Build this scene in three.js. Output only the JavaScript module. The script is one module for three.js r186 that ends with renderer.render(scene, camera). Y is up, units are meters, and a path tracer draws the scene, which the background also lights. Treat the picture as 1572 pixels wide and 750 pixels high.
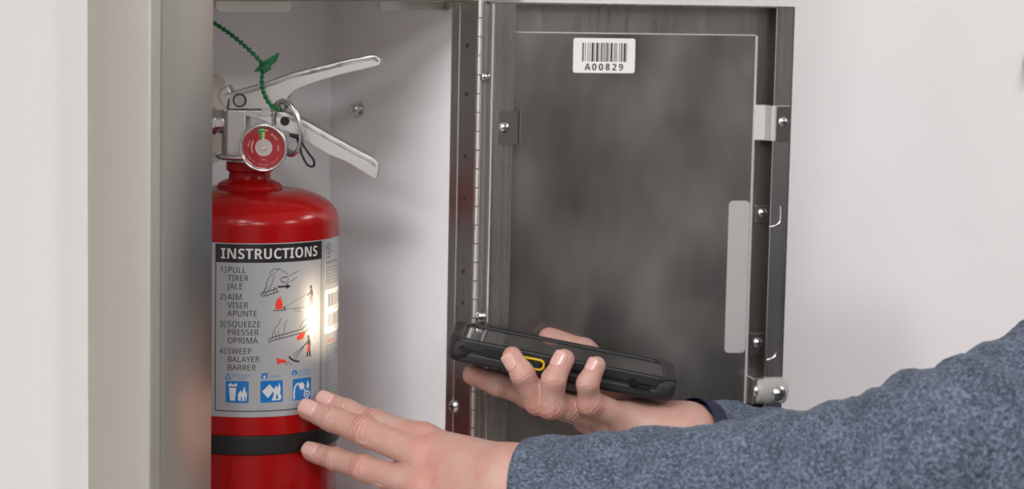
import * as THREE from 'three';
import { RoundedBoxGeometry } from 'three/addons/geometries/RoundedBoxGeometry.js';
import { mergeGeometries, toCreasedNormals } from 'three/addons/utils/BufferGeometryUtils.js';
import { RectAreaLightUniformsLib } from 'three/addons/lights/RectAreaLightUniformsLib.js';
import { ImprovedNoise } from 'three/addons/math/ImprovedNoise.js';

// ---------- camera, lights, exposure ----------
const scene = new THREE.Scene();
scene.background = new THREE.Color(0x000000);
const camera = new THREE.PerspectiveCamera(11.8937, 1572 / 750, 0.05, 30);
camera.position.set(-0.830, 1.55, 1.173);
camera.rotation.order = 'YXZ';
camera.rotation.set(THREE.MathUtils.degToRad(-6.8428), THREE.MathUtils.degToRad(-44), THREE.MathUtils.degToRad(1.15));
camera.focus = 1.45;
camera.userData.fStop = 6.3;
const renderer = new THREE.WebGLRenderer({ antialias: true });
renderer.toneMapping = THREE.LinearToneMapping;
renderer.toneMappingExposure = 1.0;
renderer.shadowMap.enabled = true;
RectAreaLightUniformsLib.init();
// recessed ceiling panels: [x, z, width along x, length along z, intensity]
const CEILING_PANELS = [[-1.5, 1.1, 'next to the cabinet, over the wall left of it'], [-3.1, 1.1, 'second along the wall left of the cabinet'], [-4.7, 1.1, 'last along the wall left of the cabinet'], [-1.5, 3.2, 'over the added dark door'], [-3.6, 3.2, 'over the bare far side at the left end'], [2.0, 1.1, 'over the wall beyond the open door'], [1.2, 3.2, 'over the bare far side behind the person']];
const PANEL_W = 0.6, PANEL_L = 1.2, PANEL_POWER = 13, PANEL_COLOR = 0xfdfcff;

// ---------- helpers ----------
const V = (x, y, z) => new THREE.Vector3(x, y, z);
const toV = (a) => (a.isVector3 ? a : new THREE.Vector3(a[0], a[1], a[2]));
const noiseGen = new ImprovedNoise();
const noise = (x, y, z = 0) => noiseGen.noise(x + 31.7, y + 17.3, z + 5.1);
function rng(seed) { let s = seed >>> 0; return () => { s = (s + 0x6d2b79f5) | 0; let t = Math.imul(s ^ (s >>> 15), 1 | s); t = (t + Math.imul(t ^ (t >>> 7), 61 | t)) ^ t; return ((t ^ (t >>> 14)) >>> 0) / 4294967296; }; }
const clamp = (x, a, b) => Math.min(b, Math.max(a, x));
const smooth = (a, b, x) => { const t = clamp((x - a) / (b - a), 0, 1); return t * t * (3 - 2 * t); };
const taken = {};
function numbered(name) { const n = taken[name] = (taken[name] ?? -1) + 1; return n ? `${name}_${String(n).padStart(3, '0')}` : name; }
function place(o, parent) { (parent || scene).add(o); o.traverse?.((c) => { if (c.isMesh) { c.castShadow = true; c.receiveShadow = true; } }); return o; }
function part(name, geo, mat, parent, label) {
  const g = Array.isArray(geo) ? mergeGeometries(geo.map(plain)) : geo;
  const m = new THREE.Mesh(g, mat); m.name = numbered(name); place(m, parent);
  if (label) m.userData.label = label;
  return m;
}
function sub(name, parent, pos = [0, 0, 0], rotY = 0) { const g = new THREE.Group(); g.name = numbered(name); g.position.set(...pos); g.rotation.y = rotY; parent.add(g); return g; }
function thing(name, label, category, pos = [0, 0, 0], rotY = 0, group) {
  const g = new THREE.Group(); g.name = numbered(name); g.position.set(...pos); g.rotation.y = rotY; scene.add(g);
  g.userData.label = label; g.userData.category = category; if (group) g.userData.group = group;
  return g;
}
function structure(name, geo, mat, label) { const m = part(name, geo, mat, scene); m.userData.kind = 'structure'; if (label) m.userData.label = label; return m; }
function plain(g) { const n = g.index ? g.toNonIndexed() : g.clone(); for (const k of Object.keys(n.attributes)) if (!['position', 'normal', 'uv', 'color'].includes(k)) n.deleteAttribute(k); if (!n.attributes.uv) n.setAttribute('uv', new THREE.BufferAttribute(new Float32Array(n.attributes.position.count * 2), 2)); return n; }
// uv in metres from the face's main direction, v along y on upright faces
function metric(geo) {
  const g = plain(geo), p = g.attributes.position, n = g.attributes.normal, uv = g.attributes.uv;
  for (let i = 0; i < p.count; i += 3) {
    let nx = 0, ny = 0, nz = 0;
    for (let k = 0; k < 3; k++) { nx += Math.abs(n.getX(i + k)); ny += Math.abs(n.getY(i + k)); nz += Math.abs(n.getZ(i + k)); }
    for (let k = 0; k < 3; k++) {
      const x = p.getX(i + k), y = p.getY(i + k), z = p.getZ(i + k);
      if (nx >= ny && nx >= nz) uv.setXY(i + k, z, y); else if (nz >= ny) uv.setXY(i + k, x, y); else uv.setXY(i + k, z, x);
    }
  }
  return g;
}
const box = (x0, x1, y0, y1, z0, z1, r = 0) => {
  const sx = x1 - x0, sy = y1 - y0, sz = z1 - z0;
  const g = r ? new RoundedBoxGeometry(sx, sy, sz, 2, Math.min(r, sx * 0.49, sy * 0.49, sz * 0.49)) : new THREE.BoxGeometry(sx, sy, sz);
  return metric(g.translate((x0 + x1) / 2, (y0 + y1) / 2, (z0 + z1) / 2));
};
const cyl = (r0, r1, h, seg = 32) => new THREE.CylinderGeometry(r1, r0, h, seg);
const aim = (g, from, to) => { // a +y geometry of height |to-from| set between two points
  const a = toV(from), b = toV(to), d = b.clone().sub(a);
  return g.applyQuaternion(new THREE.Quaternion().setFromUnitVectors(V(0, 1, 0), d.clone().normalize())).translate((a.x + b.x) / 2, (a.y + b.y) / 2, (a.z + b.z) / 2);
};
const rod = (a, b, r0, r1 = r0, seg = 24) => aim(cyl(r0, r1, toV(a).distanceTo(toV(b)), seg), a, b);
const lathe = (pts, seg = 96) => new THREE.LatheGeometry(pts.map(([r, y]) => new THREE.Vector2(r, y)), seg);
const tube = (pts, r, n = 60, closed = false, seg = 10) => new THREE.TubeGeometry(new THREE.CatmullRomCurve3(pts.map(toV), closed, 'centripetal'), n, r, seg, closed);
// a tube whose radius changes along its length
function sweep(curve, n, seg, radius, girth = radius(0.5, 0)) {
  const fr = curve.computeFrenetFrames(n, false), pos = [], uv = [], idx = [], L = curve.getLength();
  for (let i = 0; i <= n; i++) {
    const c = curve.getPointAt(i / n);
    for (let j = 0; j <= seg; j++) {
      const a = (j / seg) * Math.PI * 2, r = radius(i / n, a), d = fr.normals[i].clone().multiplyScalar(Math.cos(a)).addScaledVector(fr.binormals[i], Math.sin(a));
      pos.push(c.x + d.x * r, c.y + d.y * r, c.z + d.z * r); uv.push((j / seg) * 2 * Math.PI * girth, (i / n) * L);
    }
  }
  for (let i = 0; i < n; i++) for (let j = 0; j < seg; j++) { const a = i * (seg + 1) + j, b = a + seg + 1; idx.push(a, b, a + 1, b, b + 1, a + 1); }
  const g = new THREE.BufferGeometry();
  g.setAttribute('position', new THREE.Float32BufferAttribute(pos, 3)); g.setAttribute('uv', new THREE.Float32BufferAttribute(uv, 2)); g.setIndex(idx); g.computeVertexNormals();
  return g;
}
const outline = (pts) => { const s = new THREE.Shape(); pts.forEach(([x, y], i) => (i ? s.lineTo(x, y) : s.moveTo(x, y))); s.closePath(); return s; };
function roundRect(w, h, r) { const s = new THREE.Shape(), x = w / 2, y = h / 2; s.moveTo(-x + r, -y); s.lineTo(x - r, -y); s.absarc(x - r, -y + r, r, -Math.PI / 2, 0); s.lineTo(x, y - r); s.absarc(x - r, y - r, r, 0, Math.PI / 2); s.lineTo(-x + r, y); s.absarc(-x + r, y - r, r, Math.PI / 2, Math.PI); s.lineTo(-x, -y + r); s.absarc(-x + r, -y + r, r, Math.PI, 1.5 * Math.PI); return s; }
const slab = (shape, t, bevel = 0, seg = 12) => new THREE.ExtrudeGeometry(shape, { depth: Math.max(t - 2 * bevel, 1e-5), bevelEnabled: bevel > 0, bevelThickness: bevel, bevelSize: bevel, bevelOffset: -bevel, bevelSegments: 3, curveSegments: seg }).translate(0, 0, bevel);

// ---------- textures ----------
function dataTexture(w, h, fn, srgb = false) {
  const d = new Uint8Array(w * h * 4);
  for (let y = 0; y < h; y++) for (let x = 0; x < w; x++) { const c = fn(x, y), k = (y * w + x) * 4; for (let i = 0; i < 3; i++) d[k + i] = clamp(Math.round((c.length ? c[i] : c) * 255), 0, 255); d[k + 3] = 255; }
  const t = new THREE.DataTexture(d, w, h); t.wrapS = t.wrapT = THREE.RepeatWrapping; t.magFilter = THREE.LinearFilter; t.minFilter = THREE.LinearMipmapLinearFilter; if (srgb) t.colorSpace = THREE.SRGBColorSpace; t.needsUpdate = true;
  return t;
}
// white noise smoothed by sx, sy on a wrapping grid, spread to 0..1
function blurred(w, h, sx, sy, seed) {
  const r = rng(seed); let a = new Float32Array(w * h).map(() => r());
  const pass = (src, s, dx, dy) => { const out = new Float32Array(w * h), k = Math.max(0, Math.round(s)); for (let y = 0; y < h; y++) for (let x = 0; x < w; x++) { let t = 0; for (let i = -k; i <= k; i++) t += src[((y + dy * i + 8 * h) % h) * w + ((x + dx * i + 8 * w) % w)]; out[y * w + x] = t / (2 * k + 1); } return out; };
  for (let i = 0; i < 2; i++) { if (sx) a = pass(a, sx, 1, 0); if (sy) a = pass(a, sy, 0, 1); }
  let m = 0, v = 0; for (const x of a) m += x; m /= a.length; for (const x of a) v += (x - m) ** 2; v = Math.sqrt(v / a.length) || 1;
  return a.map((x) => clamp(0.5 + (x - m) / v / 5, 0, 1));
}
const scaled = (t, u, v = u) => { const c = t.clone(); c.repeat.set(u, v); c.needsUpdate = true; return c; };
const brushFine = blurred(512, 512, 0, 60, 11), brushCoarse = blurred(512, 512, 5, 120, 12), cloudA = blurred(512, 512, 24, 24, 13), cloudB = blurred(512, 512, 6, 9, 14), grit = blurred(512, 512, 1, 1, 15), peel = blurred(512, 512, 4, 4, 16);
const brushedRough = dataTexture(512, 512, (x, y) => { const i = y * 512 + x; return 0.64 + 0.10 * (brushFine[i] - 0.5) + 0.10 * (brushCoarse[i] - 0.5) + 0.10 * (cloudA[i] - 0.5); });
const brushedBump = dataTexture(512, 512, (x, y) => { const i = y * 512 + x; return 0.5 + 0.6 * (brushFine[i] - 0.5) + 0.3 * (brushCoarse[i] - 0.5); });
const smudgeRough = dataTexture(512, 512, (x, y) => { const i = y * 512 + x; return 0.6 + 0.02 * (grit[i] - 0.5) + 0.24 * (cloudA[i] - 0.5) + 0.06 * (cloudB[i] - 0.5) + 0.02 * (brushFine[i] - 0.5); });
const smudgeColor = dataTexture(512, 512, (x, y) => { const i = y * 512 + x, v = 0.9 + 0.015 * (grit[(i * 7 + 911) % 262144] - 0.5) + 0.12 * (cloudA[i] - 0.5) + 0.04 * (cloudB[i] - 0.5) + 0.02 * (brushFine[i] - 0.5); return [v, v * 0.995, v * 0.985]; }, true);
const peelBump = dataTexture(512, 512, (x, y) => { const i = y * 512 + x; return 0.5 + 0.7 * (peel[i] - 0.5) + 0.25 * (grit[i] - 0.5); });
function canvasTexture(w, h, draw) { const c = document.createElement('canvas'); c.width = w; c.height = h; draw(c.getContext('2d')); const t = new THREE.CanvasTexture(c); t.colorSpace = THREE.SRGBColorSpace; t.anisotropy = 8; return t; }

// ---------- materials ----------
const std = (o) => new THREE.MeshStandardMaterial(o), phys = (o) => new THREE.MeshPhysicalMaterial(o);
const wallPaint = std({ color: new THREE.Color().setRGB(0.84, 0.82, 0.81), roughness: 0.75, bumpMap: scaled(peelBump, 5), bumpScale: 0.00013 });
const greyPaint = std({ color: new THREE.Color().setRGB(0.42, 0.41, 0.40), roughness: 0.8 });
const darkPaint = std({ color: new THREE.Color().setRGB(0.05, 0.045, 0.042), roughness: 0.8 });
const ceilingPaint = std({ color: new THREE.Color().setRGB(0.8, 0.79, 0.77), roughness: 0.9 });
const floorVinyl = std({ color: new THREE.Color().setRGB(0.23, 0.21, 0.19), roughness: 0.5, map: scaled(smudgeColor, 0.8) });
const trimSteel = phys({ color: new THREE.Color().setRGB(0.54, 0.528, 0.475), metalness: 1, roughness: 0.5, roughnessMap: scaled(brushedRough, 9, 3), bumpMap: scaled(brushedBump, 9, 3), bumpScale: 0.000015 });
const doorSteel = phys({ color: new THREE.Color().setRGB(0.48, 0.46, 0.44), metalness: 1, roughness: 0.45, roughnessMap: scaled(brushedRough, 9, 3), bumpMap: scaled(brushedBump, 9, 3), bumpScale: 0.000012 });
const sheetSteel = phys({ color: new THREE.Color().setRGB(0.37, 0.352, 0.338), map: scaled(smudgeColor, 3.4, 2.6), metalness: 1, roughness: 0.64, roughnessMap: scaled(smudgeRough, 3.4, 2.6) });
const darkSteel = phys({ color: new THREE.Color().setRGB(0.33, 0.31, 0.295), metalness: 1, roughness: 0.3 });  // darker steel for the hinge-side clip and the clip plate
const paleSteel = phys({ color: new THREE.Color().setRGB(0.66, 0.65, 0.63), metalness: 0.7, roughness: 0.55 });  // paler steel, also carrying edge highlights and a clip reflection in its colour
const zinc = std({ color: new THREE.Color().setRGB(0.74, 0.75, 0.76), metalness: 1, roughness: 0.22 });
const darkRecess = std({ color: new THREE.Color().setRGB(0.10, 0.08, 0.07), metalness: 0.8, roughness: 0.5 });
const tubWhite = std({ color: new THREE.Color().setRGB(0.91, 0.91, 0.91), roughness: 0.55, bumpMap: scaled(peelBump, 8), bumpScale: 0.0002 });
const clearPlastic = phys({ color: 0xf2f0ea, roughness: 0.2, transmission: 0.55, ior: 1.45, thickness: 0.004 });
const creamPlastic = std({ color: new THREE.Color().setRGB(0.66, 0.62, 0.50), roughness: 0.5 });
const redEnamel = phys({ color: new THREE.Color().setRGB(0.36, 0.003, 0.003), roughness: 0.2, specularIntensity: 0.7 });
const blackRubber = std({ color: 0x141414, roughness: 0.5 });
const aluminium = std({ color: new THREE.Color().setRGB(0.72, 0.70, 0.67), metalness: 1, roughness: 0.34, bumpMap: scaled(brushedBump, 20, 7), bumpScale: 0.00002 });
const chrome = std({ color: new THREE.Color().setRGB(0.75, 0.74, 0.73), metalness: 1, roughness: 0.16 });
const sealGreen = phys({ color: new THREE.Color().setRGB(0.010, 0.20, 0.055), roughness: 0.38 });
const clearGlass = phys({ color: 0xffffff, roughness: 0.03, transmission: 1, ior: 1.45, thickness: 0 });
const deviceBlack = std({ color: new THREE.Color().setRGB(0.010, 0.010, 0.0105), roughness: 0.45, bumpMap: scaled(peelBump, 30), bumpScale: 0.00005 });
const deviceGloss = phys({ color: new THREE.Color().setRGB(0.012, 0.012, 0.013), roughness: 0.08 });
const deviceYellow = std({ color: new THREE.Color().setRGB(0.78, 0.50, 0.01), roughness: 0.42 });
const skin = phys({ color: 0xffffff, vertexColors: true, roughness: 0.5, bumpMap: scaled(dataTexture(512, 512, (x, y) => 0.5 + 0.6 * (cloudB[y * 512 + x] - 0.5) + 0.5 * (grit[y * 512 + x] - 0.5)), 14), bumpScale: 0.00014, sheen: 0.25, sheenRoughness: 0.5, sheenColor: new THREE.Color().setRGB(0.9, 0.45, 0.35) });
const nailMat = phys({ color: new THREE.Color().setRGB(0.66, 0.40, 0.34), roughness: 0.22 });
const knitA = blurred(512, 512, 1, 1, 21), knitB = blurred(512, 512, 2, 2, 22), knitC = blurred(512, 512, 16, 16, 23);
const knitColor = dataTexture(512, 512, (x, y) => { const i = y * 512 + x, v = clamp(0.5 + 0.7 * (knitA[i] - 0.5) + 0.65 * (knitB[i] - 0.5) + 0.25 * (knitC[i] - 0.5), 0, 1); return [0.17 + 0.29 * v, 0.20 + 0.305 * v, 0.25 + 0.32 * v]; }, true);
const knitBump = dataTexture(512, 512, (x, y) => { const i = y * 512 + x; return 0.25 * (0.5 + 0.5 * Math.sin(x * Math.PI / 3)) * (0.5 + 0.5 * Math.sin(y * Math.PI / 3)) + 0.55 * knitA[i] + 0.2 * knitB[i]; });
const knit = phys({ map: scaled(knitColor, 8), bumpMap: scaled(knitBump, 8), bumpScale: 0.0004, roughness: 0.95, sheen: 0.4, sheenRoughness: 0.6, sheenColor: new THREE.Color().setRGB(0.35, 0.4, 0.5) });
const navyHem = phys({ color: new THREE.Color().setRGB(0.018, 0.02, 0.05), roughness: 0.9, bumpMap: scaled(knitBump, 12), bumpScale: 0.0006 });
const denim = std({ color: new THREE.Color().setRGB(0.03, 0.035, 0.05), roughness: 0.9 });

// ---------- room ----------
{
  const s = outline([[-6, 0], [3.5, 0], [3.5, 2.8], [-6, 2.8]]), h = new THREE.Path();
  h.moveTo(-0.02, 1.03); h.lineTo(-0.02, 1.54); h.lineTo(0.225, 1.54); h.lineTo(0.225, 1.03); h.closePath(); s.holes.push(h);
  structure('wall_back', metric(new THREE.ExtrudeGeometry(s, { depth: 0.14, bevelEnabled: false }).translate(0, 0, -0.14)), wallPaint, 'off-white wall with a fine roller-stipple paint finish');
  structure('wall_left', box(-6.1, -6, 0, 2.8, -0.14, 5.1), wallPaint);
  structure('wall_right', box(3.5, 3.6, 0, 2.8, -0.14, 5.1), wallPaint);
  structure('wall_front', box(-6, 3.5, 0, 2.8, 5, 5.1), greyPaint);
  const leaf = structure('door_1', [box(-2.1, -1.06, 0.005, 2.15, 4.955, 4.998, 0.003), box(-1.05, -0.01, 0.005, 2.15, 4.955, 4.998, 0.003)], darkPaint, 'dark double door added in the far wall for the steel to reflect');  // unseen dark door added for the cabinet steel to reflect
  for (const x of [-1.12, -0.99]) part('door_handle', [rod([x, 0.95, 4.92], [x, 1.15, 4.92], 0.009), rod([x, 0.97, 4.92], [x, 0.97, 4.956], 0.007), rod([x, 1.13, 4.92], [x, 1.13, 4.956], 0.007)], zinc, leaf);
  structure('floor', box(-6.1, 3.6, -0.1, 0, -0.14, 5.1), floorVinyl);
  structure('ceiling', box(-6.1, 3.6, 2.8, 2.9, -0.14, 5.1), ceilingPaint);
}
const panelGlow = std({ color: 0xffffff, emissive: PANEL_COLOR, emissiveIntensity: 5, roughness: 0.6 });
const whiteMetal = std({ color: 0xe8e8e6, roughness: 0.5 });
CEILING_PANELS.forEach(([x, z, where]) => {
  const w = PANEL_W, l = PANEL_L, power = PANEL_POWER;
  const t = thing('ceiling_light', `flat white ceiling light panel ${where}`, 'ceiling light', [x, 2.8, z], 0, 'ceiling light panels');
  const f = 0.03;
  part('frame', [box(-w / 2 - f, -w / 2, -0.025, 0, -l / 2 - f, l / 2 + f), box(w / 2, w / 2 + f, -0.025, 0, -l / 2 - f, l / 2 + f), box(-w / 2, w / 2, -0.025, 0, -l / 2 - f, -l / 2), box(-w / 2, w / 2, -0.025, 0, l / 2, l / 2 + f)], whiteMetal, t);
  part('light_diffuser', box(-w / 2, w / 2, -0.012, -0.002, -l / 2, l / 2), panelGlow, t);
  const a = new THREE.RectAreaLight(PANEL_COLOR, power, w, l); a.position.set(0, -0.03, 0); a.rotation.x = -Math.PI / 2; t.add(a);
});

// ---------- cabinet ----------
const OX0 = -0.0035, OX1 = 0.2085, OY0 = 1.045, OY1 = 1.5245, FRONT = 0.0635, FACE = 0.045;
const cabinet = thing('extinguisher_cabinet', 'stainless steel fire extinguisher cabinet set in the wall with its door swung open', 'cabinet');
{
  // rolled edge trim: one profile (outward distance, z) carried round the opening with mitred corners
  const prof = [[0.001, 0.037], [0, 0.037], [0, FRONT - 0.0015], [0.0005, FRONT - 0.0004], [0.0015, FRONT]];
  const r = 0.0105; for (let i = 0; i <= 10; i++) { const a = (i / 10) * Math.PI / 2; prof.push([FACE - r + r * Math.sin(a), FRONT - r + r * Math.cos(a)]); }
  prof.push([FACE, 0.0002], [FACE - 0.001, 0.0002]);
  const sides = [[[OX0, OY0], [OX0, OY1], [-1, 0]], [[OX1, OY1], [OX1, OY0], [1, 0]], [[OX0, OY1], [OX1, OY1], [0, 1]], [[OX1, OY0], [OX0, OY0], [0, -1]]];
  const gs = sides.map(([a, b, o]) => {
    const pos = [], uv = [], idx = [], dx = Math.sign(b[0] - a[0]), dy = Math.sign(b[1] - a[1]), L = Math.hypot(b[0] - a[0], b[1] - a[1]); let run = 0;
    prof.forEach(([s, z], i) => {
      if (i) run += Math.hypot(s - prof[i - 1][0], z - prof[i - 1][1]);
      pos.push(a[0] + o[0] * s - dx * s, a[1] + o[1] * s - dy * s, z, b[0] + o[0] * s + dx * s, b[1] + o[1] * s + dy * s, z); uv.push(run, -s, run, L + s);
      if (i) { const k = (i - 1) * 2; idx.push(k, k + 2, k + 1, k + 1, k + 2, k + 3); }
    });
    const g = new THREE.BufferGeometry(); g.setAttribute('position', new THREE.Float32BufferAttribute(pos, 3)); g.setAttribute('uv', new THREE.Float32BufferAttribute(uv, 2)); g.setIndex(idx);
    const c = toCreasedNormals(g, 0.6); // turn faces outwards
    const p = c.attributes.position, n = c.attributes.normal; let out = 0; for (let i = 0; i < p.count; i++) out += n.getZ(i) + 0.2 * (n.getX(i) * o[0] + n.getY(i) * o[1]);
    if (out < 0) { for (let i = 0; i < n.count; i++) n.setXYZ(i, -n.getX(i), -n.getY(i), -n.getZ(i)); for (const k of ['position', 'normal', 'uv']) { const at = c.attributes[k], w = at.itemSize; for (let i = 0; i < at.count; i += 3) for (let j = 0; j < w; j++) { const t = at.array[(i + 1) * w + j]; at.array[(i + 1) * w + j] = at.array[(i + 2) * w + j]; at.array[(i + 2) * w + j] = t; } } }
    return c;
  });
  part('trim_frame', gs, trimSteel, cabinet, 'brushed stainless rolled-edge trim frame');
  // white tub
  const tx0 = OX0 - 0.001, tx1 = OX1 + 0.001, ty0 = OY0 - 0.0005, ty1 = OY1 + 0.006, zb = -0.0875, t = 0.0012;
  part('tub', [box(tx0 - t, tx1 + t, ty0 - t, ty1 + t, zb - t, zb), box(tx0 - t, tx0, ty0 - t, ty1 + t, zb, 0.0375), box(tx1, tx1 + t, ty0 - t, ty1 + t, zb, 0.0375), box(tx0, tx1, ty0 - t, ty0, zb, 0.0375), box(tx0, tx1, ty1, ty1 + t, zb, 0.0375)], tubWhite, cabinet, 'white painted inner box');
  for (const [x0, x1, y] of [[0.017, 0.0745, 1.5175], [0.1455, 0.2075, 1.5185]]) part('flange_tab', metric(slab(roundRect(x1 - x0, 0.012, 0.004), 0.0012).translate((x0 + x1) / 2, y + 0.006, 0.0362)), trimSteel, cabinet, 'folded steel tab under the top edge');
  // hinge: leaf on the jamb, knuckles, spot welds
  const hinge = sub('piano_hinge', cabinet);
  part('hinge_leaf', box(OX1 - 0.0012, OX1 - 0.0001, OY0 + 0.003, OY1 - 0.001, 0.0465, 0.0625, 0.0003), doorSteel, hinge);
  const kg = cyl(0.0026, 0.0026, 0.0116, 16), kgSlim = cyl(0.0024, 0.0024, 0.0116, 16);
  for (let i = 0; i < 39; i++) part('knuckle', i % 2 ? kg : kgSlim, aluminium, hinge).position.set(OX1 - 0.0005, OY0 + 0.006 + 0.006 + i * 0.0122, FRONT + 0.0012);
  for (const y of [1.49623, 1.46456, 1.42428, 1.39742, 1.34852, 1.32780, 1.27263, 1.25074]) part('spot_weld', cyl(0.0016, 0.0013, 0.0006, 18).rotateZ(Math.PI / 2), darkRecess, hinge).position.set(OX1 - 0.0014, y, 0.0535);
  // rounded steel bead where the tub meets the jamb
  part('jamb_bead', rod([OX1 - 0.0006, OY0 + 0.002, 0.0455], [OX1 - 0.0006, OY1 - 0.002, 0.0455], 0.0011, 0.0011, 10), doorSteel, cabinet);
  const bolt = sub('dome_nut', cabinet, [0.20950, 1.44859, -0.05736]);
  part('washer', cyl(0.0058, 0.0058, 0.0012, 24).rotateZ(Math.PI / 2), zinc, bolt).position.x = -0.0008;
  part('dome', lathe([[0.0044, 0], [0.0044, 0.002], [0.0040, 0.0038], [0.0026, 0.0052], [0, 0.0057]], 6).rotateZ(Math.PI / 2), zinc, bolt).position.x = -0.0012;
  screwAt(cabinet, [OX1 - 0.0012, 1.2576, 0.0464], [-1, 0, 0], 0.0042);
  // hanging bracket on the back of the tub
  const br = sub('wall_bracket', cabinet, [0.0980, 0, 0]);
  part('bracket_plate', slab(roundRect(0.036, 0.058, 0.008), 0.004, 0.001).translate(0, 1.4433, -0.0873), creamPlastic, br, 'cream plastic bracket plate');
}
function screwHead(r) {
  const dome = lathe([[0, r * 0.62], [r * 0.45, r * 0.56], [r * 0.8, r * 0.34], [r, 0.0003], [r, 0]], 24);
  return dome;
}
function screwAt(parent, pos, dir, r = 0.0038) {
  const slots = mergeGeometries([box(-r * 0.62, r * 0.62, r * 0.5, r * 0.64, -r * 0.11, r * 0.11), box(-r * 0.11, r * 0.11, r * 0.5, r * 0.64, -r * 0.62, r * 0.62)].map(plain));
  const m = part('screw', mergeGeometries([plain(screwHead(r)), slots], true), [zinc, darkRecess], parent, 'cross-slot zinc screw');
  m.position.set(...pos); m.quaternion.setFromUnitVectors(V(0, 1, 0), toV(dir).normalize());
  return m;
}
{
  // door: x runs from the hinge to the free edge, z points off its inner side
  const DW = 0.2085, DT = 0.016, Y0 = OY0 + 0.002, Y1 = 1.5250;
  const door = sub('door', cabinet, [OX1, 0, FRONT], THREE.MathUtils.degToRad(-31.0));
  door.userData.label = 'stainless steel pan door standing open, inner side showing';
  const lipL0 = 0.0045, lipL1 = 0.0200, lipR0 = 0.1960;
  part('pan', [
    box(lipL0, DW, Y0, Y1, 0, 0.001), box(lipL0, lipL0 + 0.001, Y0, Y1, 0, DT), box(DW - 0.001, DW, Y0, Y1, 0, DT),
    box(lipL0, DW, Y1 - 0.001, Y1, 0, DT), box(lipL0, DW, Y0, Y0 + 0.001, 0, DT),
  ], doorSteel, door, 'shallow folded steel door pan');
  part('folded_lip', box(lipL0 - 0.0003, lipL1, Y0, Y1, DT - 0.0012, DT, 0.0006), doorSteel, door, 'folded lip along the hinge side');
  part('folded_lip', box(lipR0, DW + 0.0002, Y0, Y1, DT - 0.0012, DT, 0.0005), doorSteel, door, 'folded lip along the free edge');
  part('hinge_leaf', box(0.001, lipL0, Y0 + 0.002, Y1 - 0.002, 0.0002, 0.0012), doorSteel, door);
  part('stiffener_bead', rod([lipL0 + 0.0012, Y0 + 0.002, DT - 0.0005], [lipL0 + 0.0012, Y1 - 0.001, DT - 0.0005], 0.0012, 0.0012, 12), chrome, door);
  const sr = 0.1854, st = 1.5052;
  part('backing_sheet', box(lipL1 - 0.006, sr, Y0 + 0.014, st, 0.0045, 0.0062, 0.0005), sheetSteel, door, 'smudged steel backing sheet in the door');
  part('sheet_edge_highlight', box(sr - 0.0002, sr + 0.0016, Y0 + 0.014, st, 0.0045, 0.0068, 0.0004), paleSteel, door, 'edge of the sheet, highlight put into its pale colour');  // edge highlight put into the paler steel
  part('sheet_edge_highlight', box(lipL1 - 0.006, sr, st, st + 0.0009, 0.0045, 0.0066, 0.0002), paleSteel, door, 'pale strip standing for the highlight on the top edge of the sheet');  // strip added as a painted highlight along the top edge
  { // pale patch along the sheet's free edge
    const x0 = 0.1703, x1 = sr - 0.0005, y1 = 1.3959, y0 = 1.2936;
    part('pale_strip', slab(roundRect(x1 - x0, y1 - y0, 0.003), 0.0004).translate((x0 + x1) / 2, (y0 + y1) / 2, 0.0062), paleSteel, door, 'pale strip on the sheet');
  }
  // clips: each bent down from the lip on to the sheet
  const bent = (profile, y0, y1) => slab(outline(profile), y1 - y0).rotateX(Math.PI / 2).translate(0, y1, 0); // profile in x-z carried along y
  const clipSide = (x0, x1, y0, y1, mat, lbl, k) => part('sheet_clip', metric(bent(k > 0
    ? [[x0, DT], [x0 + 0.0119, DT], [x0 + 0.0154, 0.0066], [x1, 0.0064], [x1, 0.0074], [x0 + 0.016, 0.0078], [x0 + 0.0125, DT + 0.001], [x0, DT + 0.001]]
    : [[x1, DT], [x1, DT + 0.001], [x1 - 0.0105, DT + 0.001], [x1 - 0.0125, DT + 0.0006], [x0 + 0.0066, 0.0098], [x0, 0.0078], [x0, 0.0064], [x0 + 0.0072, 0.0084], [x1 - 0.0119, DT]], y0, y1)), mat, door, lbl);
  clipSide(0.0100, 0.0273, 1.4337, 1.4557, darkSteel, 'steel clip over the hinge-side lip', 1);
  clipSide(0.1857, 0.2070, 1.4367, 1.4599, paleSteel, 'steel clip over the free-edge lip, reflection put into its pale colour', -1);  // bright reflection on this clip is put into its paler steel
  part('clip_plate', box(0.1975, 0.2075, 1.4368, 1.4596, DT + 0.001, DT + 0.0018, 0.0003), darkSteel, door);
  screwAt(door, [0.0137, 1.4447, DT + 0.001], [0, 0, 1], 0.0036);
  screwAt(door, [0.2024, 1.4493, DT + 0.001], [0, 0, 1], 0.0038);
  // lower anchor tabs on the pan floor
  for (const [x, y, hx, hy0, hy1] of [[0.1950, 1.3873, 0.2022, 1.3795, 1.3934], [0.1948, 1.2996, 0.2024, 1.2900, 1.3068]]) {
    part('anchor_tab', box(x - 0.005, hx - 0.001, hy0 + 0.001, hy1 - 0.001, 0.001, 0.003, 0.0005), doorSteel, door);
    screwAt(door, [x, y, 0.003], [0, 0, 1], 0.0037);
    part('tab_hook', tube([[hx + 0.001, hy1, DT + 0.0002], [hx + 0.0012, (hy0 + hy1) / 2, DT + 0.0004], [hx + 0.0006, hy0 + 0.003, DT + 0.0004], [hx - 0.003, hy0 + 0.0006, DT + 0.0002], [hx - 0.0062, hy0, DT - 0.001]], 0.0007, 24, false, 8), chrome, door, 'bright bent tab edge');
  }
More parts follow.
